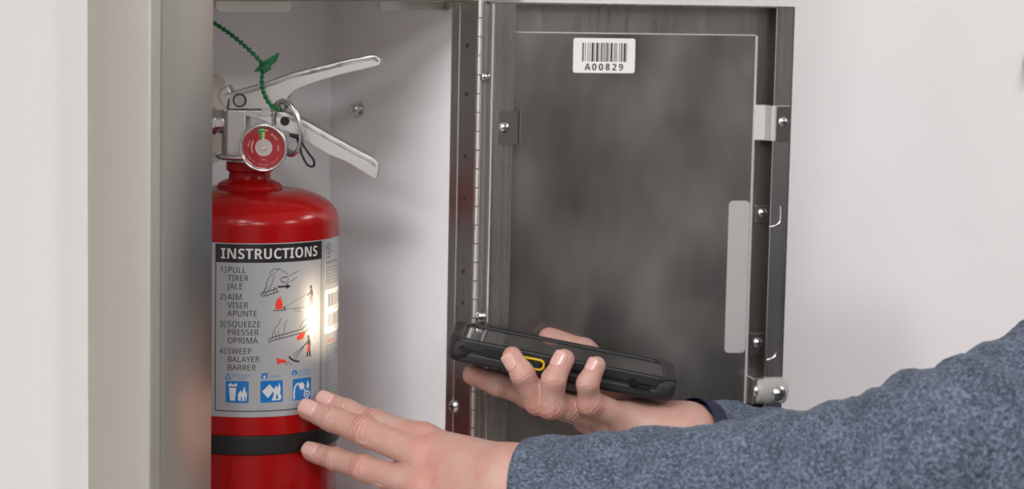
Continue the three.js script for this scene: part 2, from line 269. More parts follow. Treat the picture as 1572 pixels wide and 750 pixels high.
  // latch roller
  { const x = 0.1991, y = 1.2695;
    part('latch_bracket', box(x - 0.013, x - 0.004, y - 0.009, y + 0.009, 0.001, 0.02, 0.001), doorSteel, door);
    part('roller', lathe([[0, -0.0105], [0.0075, -0.0105], [0.0088, -0.0093], [0.0088, 0.0093], [0.0075, 0.0105], [0, 0.0105]], 40).rotateZ(Math.PI / 2).translate(x + 0.0005, y, 0.0165), clearPlastic, door, 'clear plastic latch roller');
    screwAt(door, [x + 0.004, y - 0.001, 0.0252], [0.1, 0, 1], 0.0052);
    screwAt(door, [x - 0.0085, y, 0.0198], [-0.2, 0, 1], 0.0045);
  }
  screwAt(door, [0.0026, 1.4766, 0.005], [-0.2, 0, 1], 0.0026);
  screwAt(door, [0.0021 + 0.0008, 1.3199, 0.004], [-0.4, 0, 1], 0.0034);
  { // barcode sticker
    const x0 = 0.0611, x1 = 0.1028, y1 = 1.5025, y0 = 1.4799, w = x1 - x0, h = y1 - y0;
    const tex = canvasTexture(768, Math.round(768 * h / w), (c) => {
      const W = 768, H = Math.round(768 * h / w); c.fillStyle = '#f4f1ee'; c.fillRect(0, 0, W, H); c.fillStyle = '#1b1817';
      const bars = [2, 2, 1, 3, 1, 2, 1, 2, 3, 1, 1, 2, 3, 1, 1, 2, 2, 1, 1, 1, 1, 1, 1, 1, 2, 1, 1, 2, 3, 2, 1, 1, 1, 1, 1, 3, 1, 2, 2, 2, 3, 1, 1, 1], tot = bars.reduce((a, b) => a + b, 0); let x = W * 0.145; const u = (W * 0.73) / tot;
      bars.forEach((b, i) => { if (i % 2 === 0) c.fillRect(x, H * 0.135, b * u, H * 0.54); x += b * u; });
      c.font = `bold ${Math.round(H * 0.27)}px sans-serif`; c.textBaseline = 'middle'; c.textAlign = 'center';
      [...'A00829'].forEach((ch, i) => c.fillText(ch, W * (0.235 + i * 0.108), H * 0.83));
    });
    const g = plain(slab(roundRect(w, h, 0.0016), 0.0003).translate((x0 + x1) / 2, (y0 + y1) / 2, 0.0062)), p = g.attributes.position;
    for (let i = 0; i < p.count; i++) g.attributes.uv.setXY(i, (p.getX(i) - x0) / w, (p.getY(i) - y0) / h);
    part('barcode_sticker', g, std({ map: tex, roughness: 0.45 }), door, 'white barcode sticker reading A00829');
  }
}

// ---------- fire extinguisher (own axes: x to the right of its gauge, z out through the gauge) ----------
const EX = 0.089, EZ = -0.022, EBASE = OY0 + 0.0002, ER = 0.0575;
const ext = thing('fire_extinguisher', 'red fire extinguisher with grey instruction label standing in the open cabinet', 'fire extinguisher', [EX, EBASE, EZ], THREE.MathUtils.degToRad(-44));
const EY = (y) => y - EBASE;
{
  const Y = EY, yS = 1.3841;
  const pr = [[0, 0.004], [0.040, 0.003], [0.048, 0.0], [0.053, 0.002], [0.0565, 0.007], [ER, 0.014], [ER, Y(yS)]];
  for (let i = 1; i <= 12; i++) { const a = (i / 12) * Math.PI / 2 * 0.93; pr.push([0.0215 + 0.036 * Math.cos(a), Y(yS) + 0.0195 * Math.sin(a)]); }
  pr.push([0.0214, Y(1.4030)], [0.0211, Y(1.4047)], [0.0196, Y(1.4068)], [0.0168, Y(1.4081)], [0.0136, Y(1.4093)], [0.0132, Y(1.4139)], [0.0148, Y(1.4146)], [0.0152, Y(1.4156)], [0.0152, Y(1.4194)], [0.0145, Y(1.4206)], [0, Y(1.4206)]);
  part('cylinder', lathe(pr, 128), redEnamel, ext, 'glossy red steel cylinder');
  // black band with a small clasp
  const b0 = Y(1.2412), b1 = Y(1.2534);
  part('strap', lathe([[ER + 0.0001, b0], [ER + 0.0014, b0 + 0.0002], [ER + 0.0019, b0 + 0.0008], [ER + 0.0019, b1 - 0.0008], [ER + 0.0014, b1 - 0.0002], [ER + 0.0001, b1]], 128), blackRubber, ext, 'black rubber band round the cylinder');
  // label
  const a0 = -20, a1 = 150, top = 1.3745 + 0.15 - 0.15, lt = 1.3745, lb = 1.2652, mmU = (a1 - a0) * Math.PI / 180 * ER * 1000, mmV = (lt - lb) * 1000;
  const K = 11.5, tex = canvasTexture(Math.round(mmU * K), Math.round(mmV * K), (c) => drawLabel(c, K, mmU, mmV));
  const n = 96, pos = [], uv = [], idx = [], nor = [], rr = ER + 0.00025;
  for (let i = 0; i <= n; i++) { const a = THREE.MathUtils.degToRad(a0 + (a1 - a0) * i / n), s = Math.sin(a), k = Math.cos(a); pos.push(rr * s, Y(lb), rr * k, rr * s, Y(lt), rr * k); nor.push(s, 0, k, s, 0, k); uv.push(i / n, 0, i / n, 1); if (i) { const q = (i - 1) * 2; idx.push(q, q + 2, q + 1, q + 1, q + 2, q + 3); } }
  const g = new THREE.BufferGeometry(); g.setAttribute('position', new THREE.Float32BufferAttribute(pos, 3)); g.setAttribute('normal', new THREE.Float32BufferAttribute(nor, 3)); g.setAttribute('uv', new THREE.Float32BufferAttribute(uv, 2)); g.setIndex(idx);
  part('instruction_label', g, phys({ map: tex, roughness: 0.36, metalness: 0.15, clearcoat: 0.35, clearcoatRoughness: 0.15 }), ext, 'silver grey label headed INSTRUCTIONS');

  // valve: body, neck nut, hose outlet
  part('valve_body', [rod([0, Y(1.4206) - 0.002, 0], [0, Y(1.4244), 0], 0.0150, 0.0135, 32), box(-0.0145, -0.001, Y(1.4227), Y(1.4545), -0.0095, 0.0095, 0.002), rod([-0.009, Y(1.4211), 0], [-0.009, Y(1.4520), 0], 0.0092, 0.0092, 24)], aluminium, ext, 'aluminium valve body');
  part('neck_ring', new THREE.TorusGeometry(0.0150, 0.0017, 12, 48).rotateX(Math.PI / 2).scale(1.25, 1, 1.1).translate(-0.003, Y(1.4240), 0), zinc, ext);
  const oy = Y(1.4457);
  part('hose_coupling', [rod([-0.013, oy, 0], [-0.018, oy, 0], 0.0062, 0.0062), rod([-0.0165, oy, 0], [-0.0225, oy, 0], 0.0085, 0.0085, 6), rod([-0.0215, oy, 0], [-0.042, oy, 0], 0.0088, 0.0088, 32), rod([-0.042, oy, 0], [-0.044, oy, 0], 0.0088, 0.0075, 32)], chrome, ext, 'chromed hose coupling');
  part('hose', tube([[-0.044, oy, 0], [-0.054, oy - 0.004, 0], [-0.066, oy - 0.022, 0], [-0.0665, oy - 0.06, 0.002], [-0.0665, oy - 0.16, 0.004]], 0.0072, 60, false, 18), blackRubber, ext, 'black rubber hose');
  // levers: folded channels lying in the valve's own plane, front cheek towards +z
  const channel = (name, poly, topRun, halfW, mat, lbl) => {
    const t = 0.0016, fr = slab(outline(poly), t, 0.0004).translate(0, 0, halfW - t), bk = slab(outline(poly), t, 0.0004).translate(0, 0, -halfW);
    const cu = new THREE.CatmullRomCurve3(topRun.map(([x, y]) => V(x, y, 0)), false, 'centripetal'), web = [], N = 40, pos = [], idx = [], uv = [];
    for (let i = 0; i <= N; i++) { const p = cu.getPointAt(i / N), tg = cu.getTangentAt(i / N), nx = -tg.y, ny = tg.x; // a cap with rounded shoulders
      const sec = [[halfW, -0.0035], [halfW, -0.0012], [halfW - 0.0006, -0.0003], [halfW - 0.0016, 0.0001], [0, 0.0004], [-halfW + 0.0016, 0.0001], [-halfW + 0.0006, -0.0003], [-halfW, -0.0012], [-halfW, -0.0035]];
      for (const [z, o] of sec) { pos.push(p.x + nx * o, p.y + ny * o, z); uv.push(z, i / N * 0.1); }
      if (i) for (let j = 0; j < 8; j++) { const a = (i - 1) * 9 + j; idx.push(a, a + 9, a + 1, a + 1, a + 9, a + 10); } }
    const w = new THREE.BufferGeometry(); w.setAttribute('position', new THREE.Float32BufferAttribute(pos, 3)); w.setAttribute('uv', new THREE.Float32BufferAttribute(uv, 2)); w.setIndex(idx); w.computeVertexNormals();
    return part(name, [metric(fr), metric(bk), w], mat, ext, lbl);
  };
  const up = (p) => [p[0], p[1] - EBASE];
  channel('squeeze_lever', [[-0.0121, 1.4545], [0.0202, 1.4551], [0.0230, 1.4581], [0.0255, 1.4631], [0.0304, 1.4677], [0.0407, 1.4720], [0.0571, 1.4773], [0.0736, 1.4814], [0.0831, 1.4840], [0.0838, 1.4869], [0.0805, 1.4901], [0.0653, 1.4874], [0.0406, 1.4811], [0.0274, 1.4775], [0.0077, 1.4701], [-0.0117, 1.4644]].map(up), [[-0.0154, 1.4639], [-0.0117, 1.4648], [0.0077, 1.4706], [0.0274, 1.4780], [0.0406, 1.4815], [0.0653, 1.4878], [0.0805, 1.4906], [0.0834, 1.4881]].map(up), 0.0105, aluminium, 'satin steel squeeze lever');
  part('lever_end', slab(outline([[-0.0195, 1.4613], [-0.0179, 1.4667], [-0.0130, 1.4693], [-0.0113, 1.4656], [-0.0129, 1.4582], [-0.0141, 1.4540], [-0.0170, 1.4573]].map(up)), 0.019, 0.001).translate(0, 0, -0.0095), aluminium, ext);
  channel('carrying_handle', [[-0.0129, 1.4532], [0.0057, 1.4536], [0.0231, 1.4527], [0.0368, 1.4472], [0.0493, 1.4404], [0.0659, 1.4316], [0.0793, 1.4248], [0.0831, 1.4211], [0.0831, 1.4161], [0.0815, 1.4111], [0.0753, 1.4147], [0.0627, 1.4220], [0.0515, 1.4263], [0.0411, 1.4319], [0.0336, 1.4372], [0.0203, 1.4419], [0.0078, 1.4478]].map(up), [[0.0057, 1.4536], [0.0231, 1.4527], [0.0368, 1.4472], [0.0493, 1.4404], [0.0659, 1.4316], [0.0793, 1.4248], [0.0831, 1.4211]].map(up), 0.0088, aluminium, 'satin steel carrying handle');
  const pin = up([-0.0055, 1.4600]), pin2 = up([0.0111, 1.4533]), hole = up([0.0231, 1.4473]);
  part('rivet_dark_ring', rod([pin[0], pin[1], 0.0100], [pin[0], pin[1], 0.0110], 0.0046, 0.0044, 24), darkRecess, ext);  // dark disc set behind the rivet head
  part('pivot_rivet', [rod([pin[0], pin[1], 0.0095], [pin[0], pin[1], 0.0122], 0.0036, 0.0033, 24), rod([pin[0], pin[1], 0.0122], [pin[0], pin[1], 0.0128], 0.0019, 0.0017, 20)], zinc, ext);
  part('lower_rivet', rod([pin2[0], pin2[1], 0.0080], [pin2[0], pin2[1], 0.0102], 0.0034, 0.0031, 24), zinc, ext);
  part('pin_end', rod([hole[0], hole[1], 0.0070], [hole[0], hole[1], 0.0098], 0.0034, 0.0028, 24), blackRubber, ext, 'black end of the pull pin');
  // pull ring and its black loop
  const rc = up([0.0255, 1.4437]);
  const ring = (r, dz, tw) => new THREE.TorusGeometry(r, 0.0016, 12, 64).scale(0.62, 1, 1).rotateY(-0.6).rotateZ(tw).translate(rc[0], rc[1], 0.0165 + dz);
  part('pull_ring', [ring(0.0172, 0, 0.16), ring(0.0168, -0.0022, 0.30), rod([hole[0] - 0.002, hole[1] + 0.004, 0.002], [hole[0] + 0.003, hole[1] + 0.012, 0.017], 0.0011)], zinc, ext, 'doubled steel pull ring');
  part('cord_loop', [tube([[0.0316, 1.4395, 0.0210], [0.0350, 1.4347, 0.0215], [0.0396, 1.4282, 0.0220], [0.0430, 1.4234, 0.0220], [0.0426, 1.4200, 0.0215], [0.0396, 1.4203, 0.0210], [0.0363, 1.4248, 0.0210], [0.0338, 1.4318, 0.0210], [0.0321, 1.4379, 0.0210]].map((p) => [p[0], p[1] - EBASE, p[2]]), 0.00075, 70, false, 8), rod([[0.0275, 1.4395][0], up([0.0275, 1.4395])[1], 0.0205], [[0.0329, 1.4392][0], up([0.0333, 1.4383])[1], 0.0215], 0.0012, 0.0016, 12)], blackRubber, ext, 'thin black cord loop');
  // pressure gauge, its parts round their own centre
  const gc = up([0.0117, 1.4316]), ga = sub('pressure_gauge', ext, [gc[0], gc[1], 0]); ga.userData.label = 'round red pressure gauge with needle in the green';
  const GZ = 0.026, GR = 0.0152;
  part('gauge_case', lathe([[0, -0.012], [0.007, -0.012], [0.007, -0.006], [GR - 0.002, -0.006], [GR, -0.004], [GR, 0.0032], [GR - 0.0004, 0.0042], [GR - 0.0016, 0.0042], [GR - 0.002, 0.003], [GR - 0.0022, 0.0004], [0, 0.0004]], 64).rotateX(Math.PI / 2).translate(0, 0, GZ), chrome, ga, 'polished gauge case');
  const dial = canvasTexture(512, 512, (c) => {
    c.translate(256, 256); c.fillStyle = '#a80c14'; c.fillRect(-256, -256, 512, 512);
    c.beginPath(); c.moveTo(0, 0); c.arc(0, 0, 236, -Math.PI / 2 - 0.34, -Math.PI / 2 + 0.06); c.closePath(); c.fillStyle = '#1f9a3e'; c.fill();
    c.beginPath(); c.moveTo(0, 0); c.arc(0, 0, 190, -Math.PI / 2 - 0.05, -Math.PI / 2 + 0.09); c.closePath(); c.fillStyle = '#e0c21c'; c.fill();
    c.beginPath(); c.arc(0, 0, 104, 0, 7); c.fillStyle = '#c9bdb6'; c.fill(); c.strokeStyle = '#f2e6e0'; c.lineWidth = 4; c.stroke();
    c.fillStyle = '#f4dede'; c.font = 'bold 30px sans-serif'; c.textAlign = 'center'; c.textBaseline = 'middle';
    const arc = (s, r, a, st, flip) => [...s].forEach((ch, i) => { c.save(); c.rotate(a + (i - (s.length - 1) / 2) * st); c.translate(0, -r); if (flip) c.rotate(Math.PI); c.fillText(ch, 0, 0); c.restore(); });
    arc('FULL', 190, -1.32, 0.13); c.save(); arc('RECHARGE', 150, -1.5, 0.13); c.restore(); arc('OVER', 190, 0.75, 0.13); arc('195', 180, 1.6, 0.13); c.font = 'bold 24px sans-serif'; arc('PSI', 150, Math.PI, -0.14, true); c.font = '20px sans-serif'; arc('FOR DRY CHEMICAL USE ONLY', 216, Math.PI, -0.085, true);
  });
  const dg = new THREE.CircleGeometry(GR - 0.0022, 64).translate(0, 0, GZ + 0.0007); part('dial', dg, std({ map: dial, roughness: 0.5 }), ga, 'red dial with a green sector');
  part('needle', [box(-0.0004, 0.0004, 0, 0.0098, GZ + 0.0012, GZ + 0.0015), rod([0, 0, GZ + 0.0008], [0, 0, GZ + 0.0022], 0.0017, 0.0013, 20)].map((g) => plain(g).rotateZ(0.06)), creamPlastic, ga);
  part('gauge_glass', lathe([[0, 0.0040], [0.006, 0.0039], [0.011, 0.0035], [GR - 0.0018, 0.0028]], 48).rotateX(Math.PI / 2).translate(0, 0, GZ), clearGlass, ga, 'domed clear window');
}
function drawLabel(c, K, mmU, mmV) {
  c.scale(K, K); c.fillStyle = '#a9abad'; c.fillRect(0, 0, mmU, mmV);
  const ink = '#1d1c1d', fill = (col) => { c.fillStyle = col; }, T = (s, x, y, px, bold, col = ink, al = 'left', w) => { fill(col); c.font = `${bold ? 'bold ' : ''}${px}px sans-serif`; c.textAlign = al; c.textBaseline = 'middle'; w ? c.fillText(s, x, y, w) : c.fillText(s, x, y); };
  const L = (pts, lw = 0.28, col = ink, close) => { c.strokeStyle = col; c.lineWidth = lw; c.lineJoin = c.lineCap = 'round'; c.beginPath(); pts.forEach((p, i) => (i ? c.lineTo(p[0], p[1]) : c.moveTo(p[0], p[1]))); if (close) c.closePath(); c.stroke(); };
  const F = (pts, col = ink) => { fill(col); c.beginPath(); pts.forEach((p, i) => (i ? c.lineTo(p[0], p[1]) : c.moveTo(p[0], p[1]))); c.closePath(); c.fill(); };
  const disc = (x, y, r, col) => { fill(col); c.beginPath(); c.arc(x, y, r, 0, 7); c.fill(); };
  c.strokeStyle = ink; c.lineWidth = 0.55; c.strokeRect(5.6, 0.9, 72.8, 104.6);
  fill(ink); c.fillRect(5.6, 0.9, 72.8, 11.2);
  c.save(); c.font = 'bold 9px sans-serif'; const wI = c.measureText('INSTRUCTIONS').width; c.translate(8.6, 6.7); c.scale(66 / wI, 1); T('INSTRUCTIONS', 0, 0, 9, true, '#d4d3d1'); c.restore();
  const words = [['1)', 'PULL', 'TIRER', 'JALE'], ['2)', 'AIM', 'VISER', 'APUNTE'], ['3)', 'SQUEEZE', 'PRESSER', 'OPRIMA'], ['4)', 'SWEEP', 'BALAYER', 'BARRER']];
  words.forEach(([n, ...ws], i) => { const y = 16.4 + i * 17; T(n, 8.2, y, 5.1); ws.forEach((w, j) => T(w, 13.2, y + j * 5.15, 5.1)); });
  const red = '#e8352a', flame = (x, y, s) => { fill(red); c.beginPath(); c.moveTo(x - 2 * s, y); c.bezierCurveTo(x - 3.4 * s, y - 3 * s, x - 1.8 * s, y - 5 * s, x - 1.2 * s, y - 7.6 * s); c.bezierCurveTo(x - 0.6 * s, y - 6 * s, x - 0.2 * s, y - 6.4 * s, x + 0.5 * s, y - 9 * s); c.bezierCurveTo(x + 1.2 * s, y - 6 * s, x + 3.2 * s, y - 4 * s, x + 2 * s, y); c.closePath(); c.fill(); };
  // 1: hand drawing out the pin
  L([[38, 23], [40, 20], [43, 18.6], [44, 16.6], [46, 15.6]]); L([[37, 26], [38, 23], [36, 30], [34.5, 33]]); L([[39, 19], [42, 16], [47, 17], [51, 19.6]]); L([[46, 23], [48, 21.4], [52, 21], [55, 19.6], [59, 18]]); L([[46.4, 24], [49, 25.6], [53, 24.6], [58, 22]]); L([[42, 20], [41, 25], [39, 29], [35, 33.4], [33.6, 31.8], [38, 27.4]]); L([[35, 31], [44, 28.6]], 0.5); L([[36, 33], [45, 30.4]], 0.5); c.strokeStyle = ink; c.lineWidth = 0.3; c.beginPath(); c.ellipse(49, 23, 2.6, 1.4, 0, 0, 7); c.stroke(); c.beginPath(); c.ellipse(43, 29.4, 1.1, 1.6, 0, 0, 7); c.stroke();
  L([[45, 27.4], [50.6, 27.4]], 1.1); F([[50.2, 25.7], [53.4, 27.4], [50.2, 29.1]]);
  // 2: aiming at the base of a fire
  const man = (x, y, s) => { disc(x - 0.2 * s, y, 1.0 * s, ink); F([[x - 0.8 * s, y + 1 * s], [x + 0.9 * s, y + 1.1 * s], [x + 1.7 * s, y + 4 * s], [x + 1.2 * s, y + 6.6 * s], [x + 1.9 * s, y + 12 * s], [x + 0.6 * s, y + 12 * s], [x + 0.1 * s, y + 7.4 * s], [x - 0.4 * s, y + 12 * s], [x - 1.6 * s, y + 12 * s], [x - 0.7 * s, y + 6 * s]]); L([[x, y + 1.8 * s], [x - 1.6 * s, y + 4 * s], [x - 2.8 * s, y + 4.6 * s]], 0.8 * s); fill(red); c.fillRect(x - 1.2 * s, y + 4.8 * s, 1.7 * s, 4.2 * s); };
  flame(45.6, 41.5, 0.95); man(69, 29, 1.08); L([[48.5, 40.6], [66, 32.8]], 0.2); L([[49, 41.6], [67, 41.4]], 0.2); F([[48, 41], [49.8, 40], [49.6, 41.6]]); T('8-10 FT', 58, 42.4, 1.5, false, ink, 'center'); T('2.5-3 M', 58, 44, 1.5, false, ink, 'center'); L([[42, 42.2], [50, 42.2]], 0.5);
  // 3: squeezing the lever
  L([[38.5, 60.4], [43, 58.6], [62, 55], [66, 52.4]], 0.5); L([[39, 62], [44, 60.4], [64, 57], [68.6, 54.6]], 0.5); L([[41, 60], [42, 55], [45, 51], [47, 47.6]]); L([[47, 60], [49, 56], [49.6, 51], [51.4, 48.6]]); L([[43, 55.5], [44, 61]], 0.25); L([[45, 55], [46, 60.6]], 0.25); L([[60, 54], [63, 50], [67, 48], [71, 46.6]]); L([[66, 55], [69, 52], [73, 50.4]]); F([[57.6, 60.4], [61, 57], [64.6, 57.6], [63, 61], [59, 62.2]], red); L([[72.8, 58], [72.8, 63]], 0.35, red);
  // 4: sweeping
  flame(45.4, 76, 0.42); F([[43.4, 72], [46, 73], [49, 73.4], [52, 75.6], [48, 75.4], [46, 75.8]], red); man(67.2, 60.4, 1.06); for (let i = 0; i < 5; i++) L([[64.5, 65.2], [55 + i * 0.4, 70.5 + i * 1.1]], 0.18); c.strokeStyle = ink; c.lineWidth = 1.1; c.beginPath(); c.arc(60, 66, 9.5, 1.62, 2.45); c.stroke(); for (let i = 0; i < 12; i++) disc(49 + (i % 6) * 1.1, 75.6 + (i % 3) * 0.6, 0.35, '#4a4a48');
  // class squares
  const blue = '#1173bd'; [[12.4, 'A'], [34, 'B'], [55.2, 'C']].forEach(([x, k], i) => {
    fill(blue); c.beginPath(); c.roundRect(x, 86.4, 14.4, 13.8, 0.9); c.fill();
    if (i === 0) { L([[x - 0.4, 85.2], [x + 1.4, 81.8], [x + 3.2, 85.2]], 0.5, blue, true); T('A', x + 1.4, 84.4, 1.9, true, blue, 'center'); T('TRASH WOOD', x + 3.8, 82.6, 1.9, false, blue); T('PAPER', x + 7.6, 84.6, 1.9, false, blue); }
    if (i === 1) { fill(blue); c.fillRect(x + 0.8, 81.6, 3.6, 3.6); T('B', x + 2.6, 83.5, 3, true, '#d8dadb', 'center'); T('LIQUIDS', x + 5.6, 83.5, 2, false, blue); }
    if (i === 2) { disc(x + 1.4, 82.6, 1.9, blue); T('C', x + 1.4, 82.7, 2.8, true, '#d8dadb', 'center'); T('ELECTRICAL', x + 4, 81.6, 1.9, false, blue); T('EQUIPMENT', x + 4, 83.8, 1.9, false, blue); }
    const wh = '#d9dcdd';
    if (i === 0) { F([[x + 2, 90.6], [x + 6.6, 90.6], [x + 6, 98.8], [x + 2.8, 98.8]], wh); F([[x + 1.6, 89], [x + 3, 87.8], [x + 5, 88.8], [x + 7, 87.6], [x + 7.2, 89.8], [x + 1.6, 89.8]], wh); F([[x + 8, 98.8], [x + 7.6, 95], [x + 9.4, 92], [x + 10.2, 94], [x + 11.8, 89.6], [x + 12.6, 94], [x + 13.4, 93.4], [x + 13, 98.8]], wh); for (const q of [9.4, 11.6]) F([[x + q, 98.4], [x + q + 0.6, 95.4], [x + q + 1.1, 98.4]], blue); }
    if (i === 1) { F([[x + 1, 93], [x + 5.8, 88.6], [x + 9, 92.4], [x + 4.8, 97.4]], wh); F([[x + 8.6, 92], [x + 10, 89.6], [x + 11, 91.4], [x + 12.2, 87.8], [x + 13, 92], [x + 12.6, 95], [x + 13.6, 96.4], [x + 13, 99], [x + 7, 99], [x + 8.4, 96]], wh); F([[x + 9.6, 98], [x + 10.6, 94.4], [x + 11.6, 98]], blue); }
    if (i === 2) { c.strokeStyle = wh; c.lineWidth = 1.1; c.beginPath(); c.moveTo(x + 1.2, 99); c.bezierCurveTo(x + 0.4, 91, x + 3, 88, x + 6, 90.6); c.stroke(); F([[x + 4.4, 90.6], [x + 7.2, 88.6], [x + 9, 91], [x + 8.4, 93.4], [x + 5.6, 93.6]], wh); F([[x + 10.4, 92.4], [x + 11.4, 87.8], [x + 13, 91], [x + 12.2, 94]], wh); L([[x + 8.4, 93], [x + 9.8, 95.4]], 0.7, wh); c.lineWidth = 0.8; c.beginPath(); c.arc(x + 11, 97, 2.1, 0, 7); c.stroke(); disc(x + 11, 97, 0.8, wh); }
  });
  // side panel: listing mark, small print, barcode sticker
  L([[80.4, 0], [80.4, mmV]], 0.3);
  c.lineWidth = 0.45; c.strokeStyle = ink; c.beginPath(); c.arc(87, 6.6, 3.1, 0, 7); c.stroke(); T('U', 86.1, 5.8, 3.4, true, ink, 'center'); T('L', 88, 7.8, 3.4, true, ink, 'center'); T('LISTED', 87, 11.4, 1.7, true, ink, 'center');
  const rnd = rng(91), small = ['CLASSIFICATION', 'DRY CHEMICAL', 'PORTABLE', 'EXTINGUISHER', 'MARINE TYPE', 'SIZE II', 'KEEP FROM', 'FREEZING', 'INSPECT', 'MONTHLY', 'RECHARGE', 'AFTER USE'];
  T('CLASS 3-A 40-B:C', 84, 15.6, 2.6, true); for (let i = 0; i < 6; i++) T(`${small[i]} ${small[(i * 5 + 3) % 12]} ${small[(i * 7 + 1) % 12]}`, 84, 19 + i * 2, 1.5);
  fill('#f4f2ee'); c.beginPath(); c.roundRect(82.5, 32.6, 36, 28, 1); c.fill();
  for (const y of [35.6, 48.4]) { fill('#2a2624'); for (let x = 87; x < 114;) { const w = 0.25 + rnd() * 0.6; c.fillRect(x, y, w, 8.2); x += w + 0.25 + rnd() * 0.6; } T('A00829', 100, y + 10, 2.2, false, ink, 'center'); }
  T('CAUTION', 86, 66, 2.6, true, red); for (let i = 0; i < 17; i++) T(`${small[(i * 5) % 12]} ${small[(i * 3 + 4) % 12]} ${small[(i * 7 + 2) % 12]}`, 84, 69.4 + i * 2.05, 1.5);
  for (let i = 0; i < 40; i++) T(`${small[(i * 5) % 12]} ${small[(i * 3 + 4) % 12]}`, 124, 5 + i * 2.4, 1.6);
}

// ---------- tamper seal ----------
{
  const t = thing('tamper_seal', 'green beaded plastic tamper seal looped round the lever and pull ring', 'tamper seal', [EX, EBASE, EZ], THREE.MathUtils.degToRad(-44));
  const at = (p) => V(p[0], p[1] - EBASE, p[2]);
  const beaded = (pts, n, pitch) => { const cu = new THREE.CatmullRomCurve3(pts.map(at), false, 'centripetal'), L = cu.getLength(), beads = Math.round(L / pitch); return sweep(cu, n, 10, (s) => 0.00085 + 0.0008 * Math.pow(Math.abs(Math.sin(s * beads * Math.PI)), 3)); };
  part('beaded_tail', beaded([[-0.0326, 1.5136, 0.0040], [-0.0213, 1.5077, 0.0080], [-0.0122, 1.5023, 0.0120], [-0.0027, 1.4952, 0.0150], [0.0050, 1.4885, 0.0170], [0.0100, 1.4833, 0.0175]], 260, 0.0036), sealGreen, t);
  part('beaded_loop', beaded([[0.0103, 1.4832, 0.0165], [0.0094, 1.4778, 0.0155], [0.0088, 1.4720, 0.0135], [0.0100, 1.4650, 0.0128], [0.0134, 1.4589, 0.0132], [0.0173, 1.4557, 0.0145], [0.0217, 1.4552, 0.0175]], 220, 0.0034), sealGreen, t);
  const fl = [[0.0037, 1.4782], [0.0082, 1.4840], [0.0192, 1.4908], [0.0200, 1.4900], [0.0180, 1.4850], [0.0098, 1.4791]].map((p) => [p[0], p[1] - EBASE]);
  part('flag', slab(outline(fl), 0.0012, 0.0003).translate(0, 0, 0.0150), sealGreen, t, 'flat green flag of the seal');
  const lk = at([0.0117, 1.4813, 0.0180]);
  part('lock_body', new RoundedBoxGeometry(0.0058, 0.0052, 0.005, 2, 0.0014).rotateZ(0.6).translate(lk.x, lk.y, lk.z), sealGreen, t);
}
// ---------- round fitting on the wall beside the door ----------
{
  const t = thing('wall_knob', 'small round grey fitting on the bare wall beyond the open door', 'wall fitting', [0.93496, 1.47330, 0.0003]);
  part('base', lathe([[0, 0], [0.012, 0], [0.012, 0.003], [0.010, 0.005], [0, 0.005]], 32).rotateX(Math.PI / 2), std({ color: 0x8f8f8e, roughness: 0.5 }), t);
  part('button', lathe([[0.0075, 0.004], [0.0075, 0.010], [0.0055, 0.0125], [0, 0.0132]], 32).rotateX(Math.PI / 2), std({ color: 0x787878, roughness: 0.4 }), t);
}
